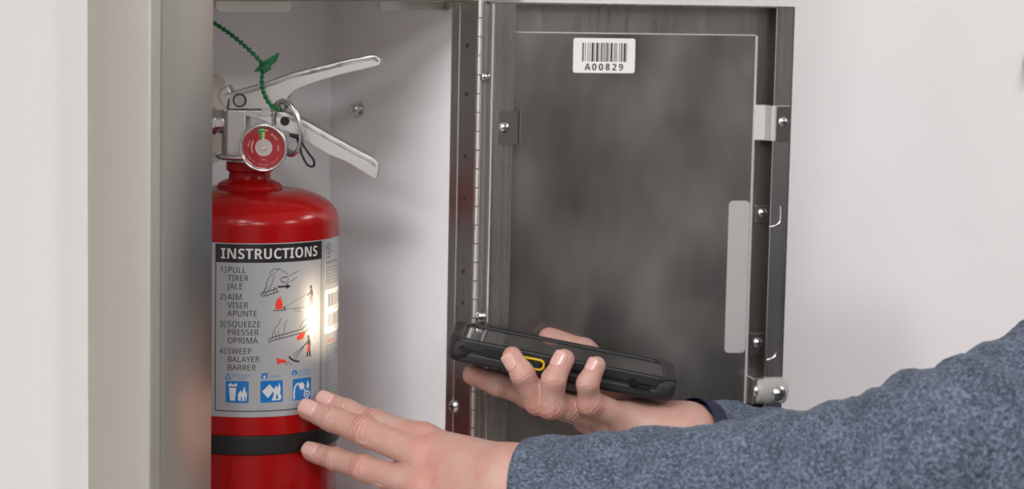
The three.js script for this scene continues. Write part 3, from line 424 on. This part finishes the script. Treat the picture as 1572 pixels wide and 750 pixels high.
// ---------- handheld scanner (own axes: x to its foot, y out of its screen, z to its key side) ----------
const DEV_L = 0.1435, DEV_W = 0.072, DEV_T = 0.0155;
const scanner = thing('handheld_scanner', 'black rugged handheld scanner with a yellow scan key held over a palm', 'scanner', [0.21127, 1.30086, 0.14281]);
scanner.quaternion.setFromRotationMatrix(new THREE.Matrix4().makeBasis(V(0.69431, -0.17111, 0.69904), V(0.12771, 0.98520, 0.11431), V(-0.70825, 0.00991, 0.70589)));
{
  const shell = (w, l, r, y0, y1, bev) => slab(roundRect(l, w, r), y1 - y0, bev, 16).rotateX(-Math.PI / 2).translate(0, y0, 0);
  const h = DEV_T / 2;
  part('lower_shell', [shell(DEV_W - 0.001, DEV_L - 0.001, 0.012, -h, -h + 0.0075, 0.0022), shell(DEV_W - 0.0022, DEV_L - 0.0022, 0.012, -h + 0.006, h - 0.006, 0)], deviceBlack, scanner, 'matt black lower shell');
  { // upper shell as a ring so the screen sits a little below its rim
    const ring = roundRect(DEV_L, DEV_W, 0.013); ring.holes.push(new THREE.Path(roundRect(DEV_L - 0.017, DEV_W - 0.0075, 0.008).getPoints(10)));
    part('upper_shell', slab(ring, DEV_T - 0.0078, 0.0016, 16).rotateX(-Math.PI / 2).translate(0, -h + 0.0078, 0), deviceBlack, scanner, 'matt black upper shell and bezel');
  }
  part('screen', slab(roundRect(DEV_L - 0.0165, DEV_W - 0.007, 0.0082), 0.0012).rotateX(-Math.PI / 2).translate(0, h - 0.0026, 0), deviceGloss, scanner, 'dark glossy screen, switched off');
  // bumpers on the four corners
  for (const sx of [-1, 1]) for (const sz of [-1, 1]) part('corner_bumper', new RoundedBoxGeometry(0.015, DEV_T * 0.94, 0.0135, 4, 0.0062).translate(sx * (DEV_L / 2 - 0.0081), -0.0002, sz * (DEV_W / 2 - 0.0062)), deviceBlack, scanner);
  part('scan_head', new RoundedBoxGeometry(0.008, DEV_T * 0.86, DEV_W * 0.62, 3, 0.003).translate(-DEV_L / 2 + 0.0052, 0, 0), deviceBlack, scanner);
  part('scan_window', new RoundedBoxGeometry(0.001, DEV_T * 0.42, 0.022, 2, 0.0004).translate(-DEV_L / 2 + 0.0012, 0, 0), deviceGloss, scanner, 'dark scan window');
  const z = DEV_W / 2;
  const key = (x0, x1, y0, y1, proud, m, name, lbl) => part(name, slab(roundRect(x1 - x0, y1 - y0, Math.min(x1 - x0, y1 - y0) * 0.42), proud, proud * 0.3).translate((x0 + x1) / 2, (y0 + y1) / 2, z - 0.0004), m, scanner, lbl);
  const k0 = -0.0508, kk = -0.0262, k1 = -0.0252, k2 = -0.0112;
  key(k0, kk - 0.006, -0.0006, 0.0038, 0.0013, deviceGloss, 'volume_key');
  { const s = roundRect(k2 - k1 + 0.004, 0.0074, 0.0034); s.holes.push(new THREE.Path(roundRect(k2 - k1 + 0.0012, 0.0046, 0.0021).getPoints(10))); part('scan_key_rim', slab(s, 0.0014, 0.0003).translate((k1 + k2) / 2 - 0.002, 0.0004, z - 0.0004), deviceYellow, scanner, 'yellow rim of the scan key'); }
  key(k1 - 0.0018, k2 - 0.0028, -0.0012, 0.002, 0.0012, deviceBlack, 'scan_key');
  for (const x of [-0.0629, 0.0442]) { part('side_screw', [cyl(0.0030, 0.0030, 0.0008, 24).rotateX(Math.PI / 2), cyl(0.0013, 0.0013, 0.0014, 16).rotateX(Math.PI / 2)].map((g) => plain(g).translate(x, 0.0006, z + 0.0001)), deviceGloss, scanner); }
  part('port_cover', new RoundedBoxGeometry(0.011, 0.0024, 0.001, 2, 0.0004).translate(0.0498, -0.0012, z), deviceGloss, scanner);
  part('scan_light', new THREE.SphereGeometry(0.0016, 16, 12).scale(0.25, 1, 1).translate(-DEV_L / 2 + 0.0006, 0.0005, 0), std({ color: 0xffffff, emissive: 0xffe2b0, emissiveIntensity: 20 }), scanner, 'lit scan lamp');
  const sp = new THREE.SpotLight(0xffe6c4, 0.036, 0.6, THREE.MathUtils.degToRad(25), 1, 2);
  sp.position.set(-DEV_L / 2 - 0.0018, 0.0005, 0); sp.shadow.radius = 0.12; sp.castShadow = true; scanner.add(sp);
  scene.updateMatrixWorld(true);
  sp.target.position.copy(scanner.worldToLocal(V(0.10711, 1.32819, 0.03257))); scanner.add(sp.target);
}

// ---------- distance-field modelling for the person ----------
const C3 = (a, b, ra, rb = ra) => ({ a: toV(a), b: toV(b), ra, rb });
function capsule(x, y, z, c) {
  const { a, b } = c, bx = b.x - a.x, by = b.y - a.y, bz = b.z - a.z, px = x - a.x, py = y - a.y, pz = z - a.z;
  const h = clamp((px * bx + py * by + pz * bz) / (bx * bx + by * by + bz * bz + 1e-12), 0, 1), dx = px - bx * h, dy = py - by * h, dz = pz - bz * h;
  return Math.sqrt(dx * dx + dy * dy + dz * dz) - (c.ra + (c.rb - c.ra) * h);
}
const smin = (a, b, k) => { const h = Math.max(k - Math.abs(a - b), 0) / k; return Math.min(a, b) - h * h * k * 0.25; };
const blend = (list, k) => (x, y, z) => { let d = 1; for (const c of list) d = smin(d, capsule(x, y, z, c), k); return d; };
function surfaceNet(f, lo, hi, cell) {
  const nx = Math.ceil((hi[0] - lo[0]) / cell) + 1, ny = Math.ceil((hi[1] - lo[1]) / cell) + 1, nz = Math.ceil((hi[2] - lo[2]) / cell) + 1, val = new Float32Array(nx * ny * nz), id = (i, j, k) => i + nx * (j + ny * k);
  for (let k = 0; k < nz; k++) for (let j = 0; j < ny; j++) for (let i = 0; i < nx; i++) val[id(i, j, k)] = f(lo[0] + i * cell, lo[1] + j * cell, lo[2] + k * cell);
  const vert = new Int32Array(nx * ny * nz).fill(-1), pos = [], idx = [];
  for (let k = 0; k < nz - 1; k++) for (let j = 0; j < ny - 1; j++) for (let i = 0; i < nx - 1; i++) {
    let n = 0, sx = 0, sy = 0, sz = 0, inside = 0; const v = [];
    for (let q = 0; q < 8; q++) { v[q] = val[id(i + (q & 1), j + ((q >> 1) & 1), k + (q >> 2))]; if (v[q] < 0) inside++; }
    if (!inside || inside === 8) continue;
    for (let q = 0; q < 8; q++) for (const ax of [1, 2, 4]) if (!(q & ax)) { const a = v[q], b = v[q | ax]; if ((a < 0) !== (b < 0)) { const t = a / (a - b); n++; sx += (q & 1) + (ax === 1 ? t : 0); sy += ((q >> 1) & 1) + (ax === 2 ? t : 0); sz += (q >> 2) + (ax === 4 ? t : 0); } }
    vert[id(i, j, k)] = pos.length / 3; pos.push(lo[0] + (i + sx / n) * cell, lo[1] + (j + sy / n) * cell, lo[2] + (k + sz / n) * cell);
  }
  const quad = (a, b, c, d, flip) => { if (a < 0 || b < 0 || c < 0 || d < 0) return; flip ? idx.push(a, c, b, a, d, c) : idx.push(a, b, c, a, c, d); };
  for (let k = 1; k < nz - 1; k++) for (let j = 1; j < ny - 1; j++) for (let i = 1; i < nx - 1; i++) {
    const s = val[id(i, j, k)] < 0;
    if (s !== val[id(i + 1, j, k)] < 0) quad(vert[id(i, j - 1, k - 1)], vert[id(i, j, k - 1)], vert[id(i, j, k)], vert[id(i, j - 1, k)], !s);
    if (s !== val[id(i, j + 1, k)] < 0) quad(vert[id(i - 1, j, k - 1)], vert[id(i - 1, j, k)], vert[id(i, j, k)], vert[id(i, j, k - 1)], !s);
    if (s !== val[id(i, j, k + 1)] < 0) quad(vert[id(i - 1, j - 1, k)], vert[id(i, j - 1, k)], vert[id(i, j, k)], vert[id(i - 1, j, k)], !s);
  }
  const e = cell * 0.35, nor = new Float32Array(pos.length);
  for (let i = 0; i < pos.length; i += 3) { const [x, y, z] = [pos[i], pos[i + 1], pos[i + 2]], g = V(f(x + e, y, z) - f(x - e, y, z), f(x, y + e, z) - f(x, y - e, z), f(x, y, z + e) - f(x, y, z - e)).normalize(); nor[i] = g.x; nor[i + 1] = g.y; nor[i + 2] = g.z; }
  const g = new THREE.BufferGeometry(); g.setAttribute('position', new THREE.Float32BufferAttribute(pos, 3)); g.setAttribute('normal', new THREE.BufferAttribute(nor, 3)); g.setIndex(idx);
  return g;
}
const boundsOf = (list, pad) => { const b = new THREE.Box3(); for (const c of list) for (const [p, r] of [[c.a, c.ra], [c.b, c.rb]]) b.union(new THREE.Box3(p.clone().subScalar(r + pad), p.clone().addScalar(r + pad))); return [b.min.toArray(), b.max.toArray()]; };
function paint(g, fn, ax, ay) { // vertex colours and a flat uv along two world directions
  const p = g.attributes.position, col = new Float32Array(p.count * 3), uv = new Float32Array(p.count * 2);
  for (let i = 0; i < p.count; i++) { const q = V(p.getX(i), p.getY(i), p.getZ(i)); fn(q).forEach((c, k) => { col[i * 3 + k] = c; }); uv[i * 2] = q.dot(ax); uv[i * 2 + 1] = q.dot(ay); }
  g.setAttribute('color', new THREE.BufferAttribute(col, 3)); g.setAttribute('uv', new THREE.BufferAttribute(uv, 2)); return g;
}
const SKIN = [0.53, 0.31, 0.25];
// hand: fingers are chains [knuckle, joint, joint, tip] with radii; dorsal is the way the backs of the fingers face
function makeHand({ fingers, palm, palmBlend, dorsal, cell, wrinkle = 1, extraRed = [] }) {
  const dn = toV(dorsal).normalize();
  const chains = fingers.map(({ p, r }) => { const v = p.map(toV), segs = []; for (let i = 0; i < v.length - 1; i++) segs.push(C3(v[i], v[i + 1], r[i], r[i + 1])); return { v, r, segs }; });
  const bounds = boundsOf([...chains.flatMap((c) => c.segs), ...palm], 0.006);
  const boxes = chains.map((c) => { const [l, h] = boundsOf(c.segs, 0.012); return [l, h]; });
  const palmF = blend(palm, palmBlend);
  // joint frames for wrinkles and knuckle bulges
  const joints = chains.flatMap((c) => c.v.slice(1, -1).map((q, i) => { const t = c.v[i + 2].clone().sub(c.v[i]).normalize(), d = (c.dorsal || dn).clone().addScaledVector(t, -t.dot(c.dorsal || dn)).normalize(); return { q, t, d, r: c.r[i + 1], big: i === 0 }; }));
  const f = (x, y, z) => {
    let fd = 1;
    chains.forEach((c, n) => { const [l, h] = boxes[n]; if (x < l[0] || y < l[1] || z < l[2] || x > h[0] || y > h[1] || z > h[2]) return; let d = 1; for (const s of c.segs) d = smin(d, capsule(x, y, z, s), 0.0035); fd = smin(fd, d, 0.0012); });
    let d = smin(palmF(x, y, z), fd, 0.007);
    if (d < 0.004 && d > -0.004) for (const j of joints) {
      const dx = x - j.q.x, dy = y - j.q.y, dz = z - j.q.z; if (dx * dx + dy * dy + dz * dz > 0.00032) continue;
      const s = dx * j.t.x + dy * j.t.y + dz * j.t.z, o = dx * j.d.x + dy * j.d.y + dz * j.d.z, m = smooth(0.15 * j.r, 0.8 * j.r, o), e = Math.exp(-(s * s) / (j.big ? 2.6e-5 : 1.2e-5));
      d -= (j.big ? 0.0007 : 0.0002) * m * e; d += wrinkle * (j.big ? 0.00042 : 0.0003) * m * e * Math.cos(s * (j.big ? 2100 : 2500) + 1.5 * noise(x * 300, y * 300, z * 300));
    }
    return d + 0.00035 * noise(x * 70, y * 70, z * 70);
  };
  const g = surfaceNet(f, bounds[0], bounds[1], cell);
  const tips = chains.map((c) => c.v[c.v.length - 1]);
  return { chains, dn, geo: (ax, ay) => paint(g, (q) => {
    let red = 0.04 + 0.40 * noise(q.x * 75, q.y * 75, q.z * 75) + 0.28 * noise(q.x * 190, q.y * 190, q.z * 190);
    for (const t of tips) red += 0.45 * Math.exp(-q.distanceToSquared(t) / 1.4e-4);
    for (const j of joints) if (j.big) red += 0.5 * Math.exp(-q.distanceToSquared(j.q.clone().addScaledVector(j.d, j.r)) / 0.6e-4);
    for (const t of extraRed) red += 0.35 * Math.exp(-q.distanceToSquared(t) / 1.5e-4);
    const l = 1 + 0.05 * noise(q.x * 420, q.y * 420, q.z * 420);
    return [SKIN[0] * l * (1 + 0.02 * red), SKIN[1] * l * (1 - 0.30 * red), SKIN[2] * l * (1 - 0.30 * red)];
  }, ax, ay) };
}
function nailGeo(chain, dn, len, wid) {
  const v = chain.v, n = v.length, tip = v[n - 1], r = chain.r[n - 1], t = tip.clone().sub(v[n - 2]).normalize(), d = dn.clone().addScaledVector(t, -t.dot(dn)).normalize(), s = V(0, 0, 0).crossVectors(t, d), N = 14, pos = [], idx = [], uv = [];
  for (let i = 0; i <= N; i++) for (let j = 0; j <= N; j++) {
    const a = (j / N * 2 - 1), b = i / N, w = wid * Math.pow(Math.max(0, 1 - Math.pow(Math.abs(b * 2 - 1), 4)), 0.35), x = a * w, along = (b - 1) * len + r * 0.56;
    const edge = Math.max(Math.abs(a), Math.abs(b * 2 - 1)), over = Math.max(0, along) / r, lift = Math.sqrt(Math.max(0.05, 1 - (x / r) ** 2 * 0.8)) * r * Math.sqrt(Math.max(0.25, 1 - over * over * 0.55)) + 0.0009 - (edge > 0.86 ? 0.0008 : 0);
    const p = tip.clone().addScaledVector(t, along).addScaledVector(s, x).addScaledVector(d, lift);
    pos.push(p.x, p.y, p.z); uv.push(j / N, b);
    if (i && j) { const q = i * (N + 1) + j; idx.push(q - N - 2, q - N - 1, q, q - N - 2, q, q - 1); }
  }
  const g = new THREE.BufferGeometry(); g.setAttribute('position', new THREE.Float32BufferAttribute(pos, 3)); g.setAttribute('uv', new THREE.Float32BufferAttribute(uv, 2)); g.setIndex(idx); g.computeVertexNormals(); return g;
}

// ---------- person ----------
const RIGHT = V(0.7193, 0, 0.6947), UP = V(0, 1, 0), NEAR = V(-0.6947, 0, 0.7193);
const person = thing('person', 'person in a heathered blue-grey sweater touching the extinguisher and holding a scanner', 'person', [0.62, 0, 0.38]);
const inPerson = (g) => g.translate(-0.62, 0, -0.38);
{
  const mm = (...r) => r.map((x) => x / 1000);
  // left hand: laid on the cylinder, back of the hand to the room
  const L = makeHand({
    cell: 0.00135, dorsal: [-0.57943, 0.48902, 0.66100],
    fingers: [
      { p: [[0.1087, 1.2614, 0.1254], [0.1061, 1.2646, 0.0846], [0.1042, 1.2685, 0.0597], [0.1016, 1.2726, 0.0408]], r: mm(9.2, 8.0, 7.2, 6.4) },
      { p: [[0.1001, 1.2537, 0.1353], [0.0955, 1.2607, 0.0877], [0.0914, 1.2651, 0.0605], [0.0864, 1.2691, 0.0421]], r: mm(9.6, 8.5, 7.6, 6.7) },
      { p: [[0.0923, 1.2379, 0.1444], [0.0908, 1.2394, 0.0936], [0.0908, 1.2404, 0.0654], [0.0899, 1.2416, 0.0421]], r: mm(9.0, 8.0, 7.1, 6.3) },
      { p: [[0.0894, 1.2239, 0.1550], [0.0896, 1.2164, 0.1145], [0.0924, 1.2135, 0.0897], [0.0937, 1.2119, 0.0688]], r: mm(8.4, 6.8, 6.1, 5.4) },
      { p: [[0.1264, 1.2371, 0.1578], [0.1293, 1.2301, 0.1254], [0.1312, 1.2287, 0.1022], [0.1310, 1.2299, 0.0851]], r: mm(13, 10, 8.5, 7.2) },
    ],
    extraRed: [[0.10247, 1.26814, 0.13230], [0.09238, 1.25951, 0.14500], [0.08650, 1.24384, 0.15313]].map(toV),
    palm: [C3([0.1110, 1.2591, 0.1253], [0.1134, 1.2466, 0.1996], 0.0095, 0.0195), C3([0.1040, 1.2515, 0.1351], [0.1119, 1.2456, 0.2039], 0.0108, 0.0215), C3([0.0984, 1.2371, 0.1447], [0.1089, 1.2427, 0.2071], 0.0108, 0.0215), C3([0.0957, 1.2245, 0.1526], [0.1099, 1.2378, 0.2090], 0.0105, 0.020), C3([0.1169, 1.2438, 0.1475], [0.1214, 1.2414, 0.1830], 0.014, 0.017), C3([0.1118, 1.2441, 0.2041], [0.1441, 1.2465, 0.2629], 0.0225, 0.0235)],
    palmBlend: 0.010,
  });
  // right hand: palm up under the scanner, three fingers over its key side
  const R = makeHand({
    cell: 0.00135, dorsal: [-0.60574, -0.61656, 0.50293], wrinkle: 0.4,
    fingers: [
      { p: [[0.2366, 1.2659, 0.1432], [0.1969, 1.2791, 0.1278], [0.1799, 1.2858, 0.1173], [0.1674, 1.2916, 0.1071]], r: mm(9.6, 8.4, 7.4, 6.5) },
      { p: [[0.2173, 1.2693, 0.1618], [0.1707, 1.2835, 0.1620], [0.1579, 1.3007, 0.1615], [0.1547, 1.3111, 0.1553]], r: mm(9.8, 8.2, 7.0, 6.2) },
      { p: [[0.2203, 1.2687, 0.1760], [0.1744, 1.2816, 0.1715], [0.1700, 1.2982, 0.1764], [0.1776, 1.3101, 0.1775]], r: mm(9.6, 8.2, 7.2, 6.4) },
      { p: [[0.2233, 1.2688, 0.1901], [0.1916, 1.2831, 0.1865], [0.1855, 1.2961, 0.1903], [0.1917, 1.3069, 0.1917]], r: mm(9.0, 7.4, 6.5, 5.7) },
      { p: [[0.2737, 1.2606, 0.1659], [0.2835, 1.2723, 0.1273], [0.2616, 1.2968, 0.1118], [0.2427, 1.3065, 0.0989]], r: mm(12.5, 10.5, 9.4, 7.4) },
    ],
    palm: [C3([0.2350, 1.2650, 0.1418], [0.2667, 1.2551, 0.1951], 0.0105, 0.0175), C3([0.2222, 1.2664, 0.1572], [0.2607, 1.2546, 0.2033], 0.0115, 0.0195), C3([0.2217, 1.2666, 0.1748], [0.2532, 1.2554, 0.2100], 0.0115, 0.0195), C3([0.2247, 1.2676, 0.1888], [0.2467, 1.2570, 0.2147], 0.0110, 0.0185), C3([0.2619, 1.2624, 0.1682], [0.2667, 1.2555, 0.1950], 0.0135, 0.016), C3([0.2563, 1.2548, 0.2061], [0.3401, 1.2305, 0.2182], 0.021, 0.024)],
    palmBlend: 0.010,
  });
  // arms inside the sleeves, neck and head
  const sL = V(...[0.4823, 1.3763, 0.4810]), sR = V(...[0.7545, 1.3384, 0.2742]), mid = sL.clone().add(sR).multiplyScalar(0.5), fwd = V(-0.6, 0, -0.8), side = V(0.8, 0, -0.6);
  const neck = mid.clone().add(V(0.01, 0.05, 0.01)), head = neck.clone().add(V(0, 0.19, 0)).addScaledVector(fwd, 0.02);
  const armCaps = [C3([0.1394, 1.2461, 0.2570], [0.1941, 1.2527, 0.3381], 0.0225, 0.027), C3([0.1941, 1.2527, 0.3381], [0.2518, 1.2682, 0.4039], 0.027, 0.034), C3([0.2518, 1.2682, 0.4039], sL, 0.035, 0.045), C3([0.3348, 1.2319, 0.2171], [0.4876, 1.1900, 0.2372], 0.024, 0.033), C3([0.4876, 1.1900, 0.2372], sR, 0.034, 0.046), C3(sL, sR, 0.05, 0.05), C3(mid, neck, 0.06, 0.055)];
  const [al, ah] = boundsOf(armCaps, 0.02), arms = paint(surfaceNet(blend(armCaps, 0.02), al, ah, 0.009), () => SKIN, RIGHT, UP);
  const hp = (f, u, s) => head.clone().addScaledVector(fwd, f).addScaledVector(UP, u).addScaledVector(side, s);
  const headCaps = [C3(hp(-0.02, 0.045, 0), hp(0.02, 0.04, 0), 0.082, 0.078), C3(hp(0.035, -0.02, 0), hp(0.05, -0.075, 0), 0.058, 0.036), C3(hp(-0.02, -0.04, 0), neck, 0.058, 0.056), C3(hp(0.092, 0.018, 0), hp(0.112, -0.022, 0), 0.007, 0.013), C3(hp(0.09, -0.055, -0.012), hp(0.09, -0.055, 0.012), 0.008, 0.008), C3(hp(0.09, 0.032, -0.045), hp(0.094, 0.034, 0.045), 0.008, 0.008), ...[-1, 1].flatMap((k) => [C3(hp(-0.008, 0.012, k * 0.08), hp(-0.018, -0.025, k * 0.078), 0.014, 0.009)])];
  const eyeSpots = [-1, 1].map((k) => hp(0.092, 0.012, k * 0.032));
  const headF = (x, y, z) => { let d = blend(headCaps, 0.018)(x, y, z); for (const e of eyeSpots) d = Math.max(d, 0.011 - Math.hypot(x - e.x, y - e.y, z - e.z) * 0.9); return d; };
  const [hl, hh] = boundsOf(headCaps, 0.02), lips = hp(0.098, -0.055, 0), headG = paint(surfaceNet(headF, hl, hh, 0.0035), (q) => { const r = Math.exp(-q.distanceToSquared(lips) / 3e-4); return [SKIN[0] * (1 - 0.1 * r), SKIN[1] * (1 - 0.45 * r), SKIN[2] * (1 - 0.4 * r)]; }, RIGHT, UP);
  const body = part('body', [L.geo(RIGHT, UP), R.geo(RIGHT, UP), arms, headG].map((g) => inPerson(plain(g))), skin, person, 'bare hands and head');
  for (const [h, k] of [[L, 0], [L, 1], [L, 2], [L, 3]]) part('fingernail', inPerson(nailGeo(h.chains[k], h.dn, k === 3 ? 0.0105 : 0.0132, h.chains[k].r[3] * 0.8)), nailMat, body);
  // the curled fingers' nails face the key side
  for (const [k, d] of [[1, [-0.95915, 0.26679, -0.09413]], [2, [-0.85464, 0.50823, 0.10626]], [3, [-0.81837, 0.55854, 0.13528]]]) part('fingernail', inPerson(nailGeo(R.chains[k], toV(d).normalize(), k === 3 ? 0.0092 : 0.0112, R.chains[k].r[3] * 0.8)), nailMat, body);
  const eyeWhite = std({ color: 0xe9e4dc, roughness: 0.25 }), iris = std({ color: 0x2b2119, roughness: 0.2 });
  for (const e of eyeSpots) { part('eye', mergeGeometries([plain(inPerson(new THREE.SphereGeometry(0.0115, 20, 14).translate(e.x - fwd.x * 0.0065, e.y, e.z - fwd.z * 0.0065))), plain(inPerson(new THREE.SphereGeometry(0.0056, 16, 12).translate(e.x + fwd.x * 0.0005, e.y, e.z + fwd.z * 0.0005)))], true), [eyeWhite, iris], body); }
  const hairCaps = [C3(hp(-0.035, 0.06, 0), hp(0.012, 0.072, 0), 0.085, 0.072), C3(hp(-0.05, 0.02, 0), hp(-0.05, -0.03, 0), 0.072, 0.05), C3(hp(-0.02, 0.03, -0.06), hp(-0.02, 0.03, 0.06), 0.03, 0.03)];
  const [ql, qh] = boundsOf(hairCaps, 0.02);
  part('hair', inPerson(plain(surfaceNet((x, y, z) => blend(hairCaps, 0.03)(x, y, z) + 0.003 * noise(x * 90, y * 20, z * 90), ql, qh, 0.006))), std({ color: 0x2e2118, roughness: 0.7 }), person, 'short brown hair');

  // sweater: two sleeves and a trunk
  const curve = (pts) => new THREE.CatmullRomCurve3(pts.map(toV), false, 'centripetal');
  const leftRun = curve([[0.1161, 1.2427, 0.2085], [0.1301, 1.2455, 0.2397], [0.1507, 1.2489, 0.2773], [0.1933, 1.2537, 0.3387], [0.2229, 1.2598, 0.3759], [0.2512, 1.2710, 0.4043], [0.2901, 1.2862, 0.4295], [0.3568, 1.3144, 0.4542], [0.4823, 1.3763, 0.4810]]);
  const rightRun = curve([[0.2627, 1.2547, 0.2081], [0.2929, 1.2446, 0.2137], [0.3400, 1.2297, 0.2183], [0.4277, 1.2021, 0.2264], [0.4875, 1.1886, 0.2373], [0.5511, 1.2114, 0.2460], [0.6409, 1.2691, 0.2600], [0.7545, 1.3384, 0.2742]]);
  const folds = (s, a, seed) => 0.0022 * noise(Math.cos(a) * 1.6 + seed, Math.sin(a) * 1.6, s * 26) + 0.0012 * noise(Math.cos(a) * 3 + seed, Math.sin(a) * 3 + 7, s * 60) + 0.0006 * noise(Math.cos(a) * 7 + seed, Math.sin(a) * 7 + 3, s * 140);
  const ramp = (tbl, s) => { for (let i = 1; i < tbl.length; i++) if (s <= tbl[i][0]) { const t = smooth(tbl[i - 1][0], tbl[i][0], s); return tbl[i - 1][1] + (tbl[i][1] - tbl[i - 1][1]) * t; } return tbl[tbl.length - 1][1]; };
  const crease = (s, a) => { let d = 0; for (const [c, w, h] of [[0.30, 0.012, 0.0014], [0.36, 0.014, 0.002], [0.47, 0.014, 0.0038], [0.505, 0.012, -0.0012], [0.535, 0.013, 0.003], [0.58, 0.015, 0.002], [0.66, 0.02, 0.003]]) d += h * Math.exp(-((s - c - 0.012 * Math.sin(a * 2)) ** 2) / (w * w)); return d; };
  const leftR = [[0, 0.031], [0.04, 0.0325], [0.18, 0.038], [0.33, 0.047], [0.46, 0.055], [0.6, 0.056], [0.8, 0.060], [1, 0.072]], rightR = [[0, 0.0258], [0.05, 0.030], [0.2, 0.038], [0.4, 0.048], [0.6, 0.052], [1, 0.068]];
  const lip = (s) => (s < 0.008 ? -0.0016 * (1 - s / 0.008) ** 2 : 0);
  const sleeve = (run, tbl, seed, cr) => [sweep(run, 420, 120, (s, a) => ramp(tbl, s) + lip(s) + folds(s, a, seed) * smooth(0, 0.06, s) + cr * crease(s, a), 0.045), sweep(run, 60, 60, (s) => ramp(tbl, s) - 0.0034, 0.045)];
  const pelvis = V(mid.x + 0.03, 0.98, mid.z + 0.03);
  const trunkCaps = [C3(sL, sR, 0.066, 0.066), C3(mid.clone().addScaledVector(UP, -0.06).addScaledVector(side, -0.07), mid.clone().addScaledVector(UP, -0.06).addScaledVector(side, 0.07), 0.115, 0.115), C3(mid.clone().addScaledVector(UP, -0.16).addScaledVector(side, -0.06), pelvis.clone().addScaledVector(side, -0.05), 0.115, 0.115), C3(mid.clone().addScaledVector(UP, -0.16).addScaledVector(side, 0.06), pelvis.clone().addScaledVector(side, 0.05), 0.115, 0.115), C3(mid, neck.clone().addScaledVector(UP, -0.02), 0.085, 0.064)];
  const [tl, th] = boundsOf(trunkCaps, 0.03), trunk = surfaceNet((x, y, z) => Math.max(blend(trunkCaps, 0.05)(x, y, z) + 0.004 * noise(x * 14, y * 10, z * 14), 0.93 - y), tl, th, 0.011);
  paint(trunk, () => [1, 1, 1], RIGHT, UP); trunk.deleteAttribute('color');
  part('sweater', [...sleeve(leftRun, leftR, 0, 1), ...sleeve(rightRun, rightR, 9, 0.6), trunk].map((g) => inPerson(plain(g))), knit, person, 'heathered blue-grey knitted sweater');
  { // dark hem round the right cuff
    const p0 = rightRun.getPointAt(0), tg = rightRun.getTangentAt(0), sub0 = curve([p0.clone().addScaledVector(tg, -0.0035), p0.clone().addScaledVector(tg, 0.003), p0.clone().addScaledVector(tg, 0.0095)]);
    const hemR = rightR[0][1];
    part('cuff_hem', [sweep(sub0, 24, 64, (s) => hemR + 0.0014 * Math.sqrt(Math.max(0, 1 - (2 * s - 1) ** 4)) - 0.0004), sweep(sub0, 6, 48, () => hemR - 0.0028)].map((g) => inPerson(plain(g))), navyHem, person, 'dark navy hem of the right cuff');
  }
  const legCaps = [-1, 1].flatMap((k) => { const h = pelvis.clone().addScaledVector(side, k * 0.085).addScaledVector(UP, -0.03), kn = V(h.x + 0.01, 0.5, h.z + 0.01).addScaledVector(fwd, 0.02), an = V(kn.x, 0.10, kn.z).addScaledVector(fwd, -0.03); return [C3(h, kn, 0.088, 0.062), C3(kn, an, 0.062, 0.05)]; });
  legCaps.push(C3(pelvis.clone().addScaledVector(side, -0.06), pelvis.clone().addScaledVector(side, 0.06), 0.112, 0.112));
  const [ll, lh] = boundsOf(legCaps, 0.02); part('trousers', inPerson(plain(surfaceNet((x, y, z) => Math.max(blend(legCaps, 0.03)(x, y, z), 0.06 - y), ll, lh, 0.012))), denim, person, 'dark trousers');
  for (const k of [1, 3]) { const an = legCaps[k].b, heel = V(an.x, 0.04, an.z).addScaledVector(fwd, -0.03), toe = V(an.x, 0.03, an.z).addScaledVector(fwd, 0.16), sc = [C3(heel, toe, 0.04, 0.033), C3(V(an.x, 0.10, an.z), heel, 0.045, 0.04)], [sl, sh] = boundsOf(sc, 0.02); part('shoe', inPerson(plain(surfaceNet((x, y, z) => Math.max(blend(sc, 0.02)(x, y, z), 0.0005 - y), sl, sh, 0.008))), blackRubber, person, 'black shoe'); }
}
renderer.render(scene, camera);
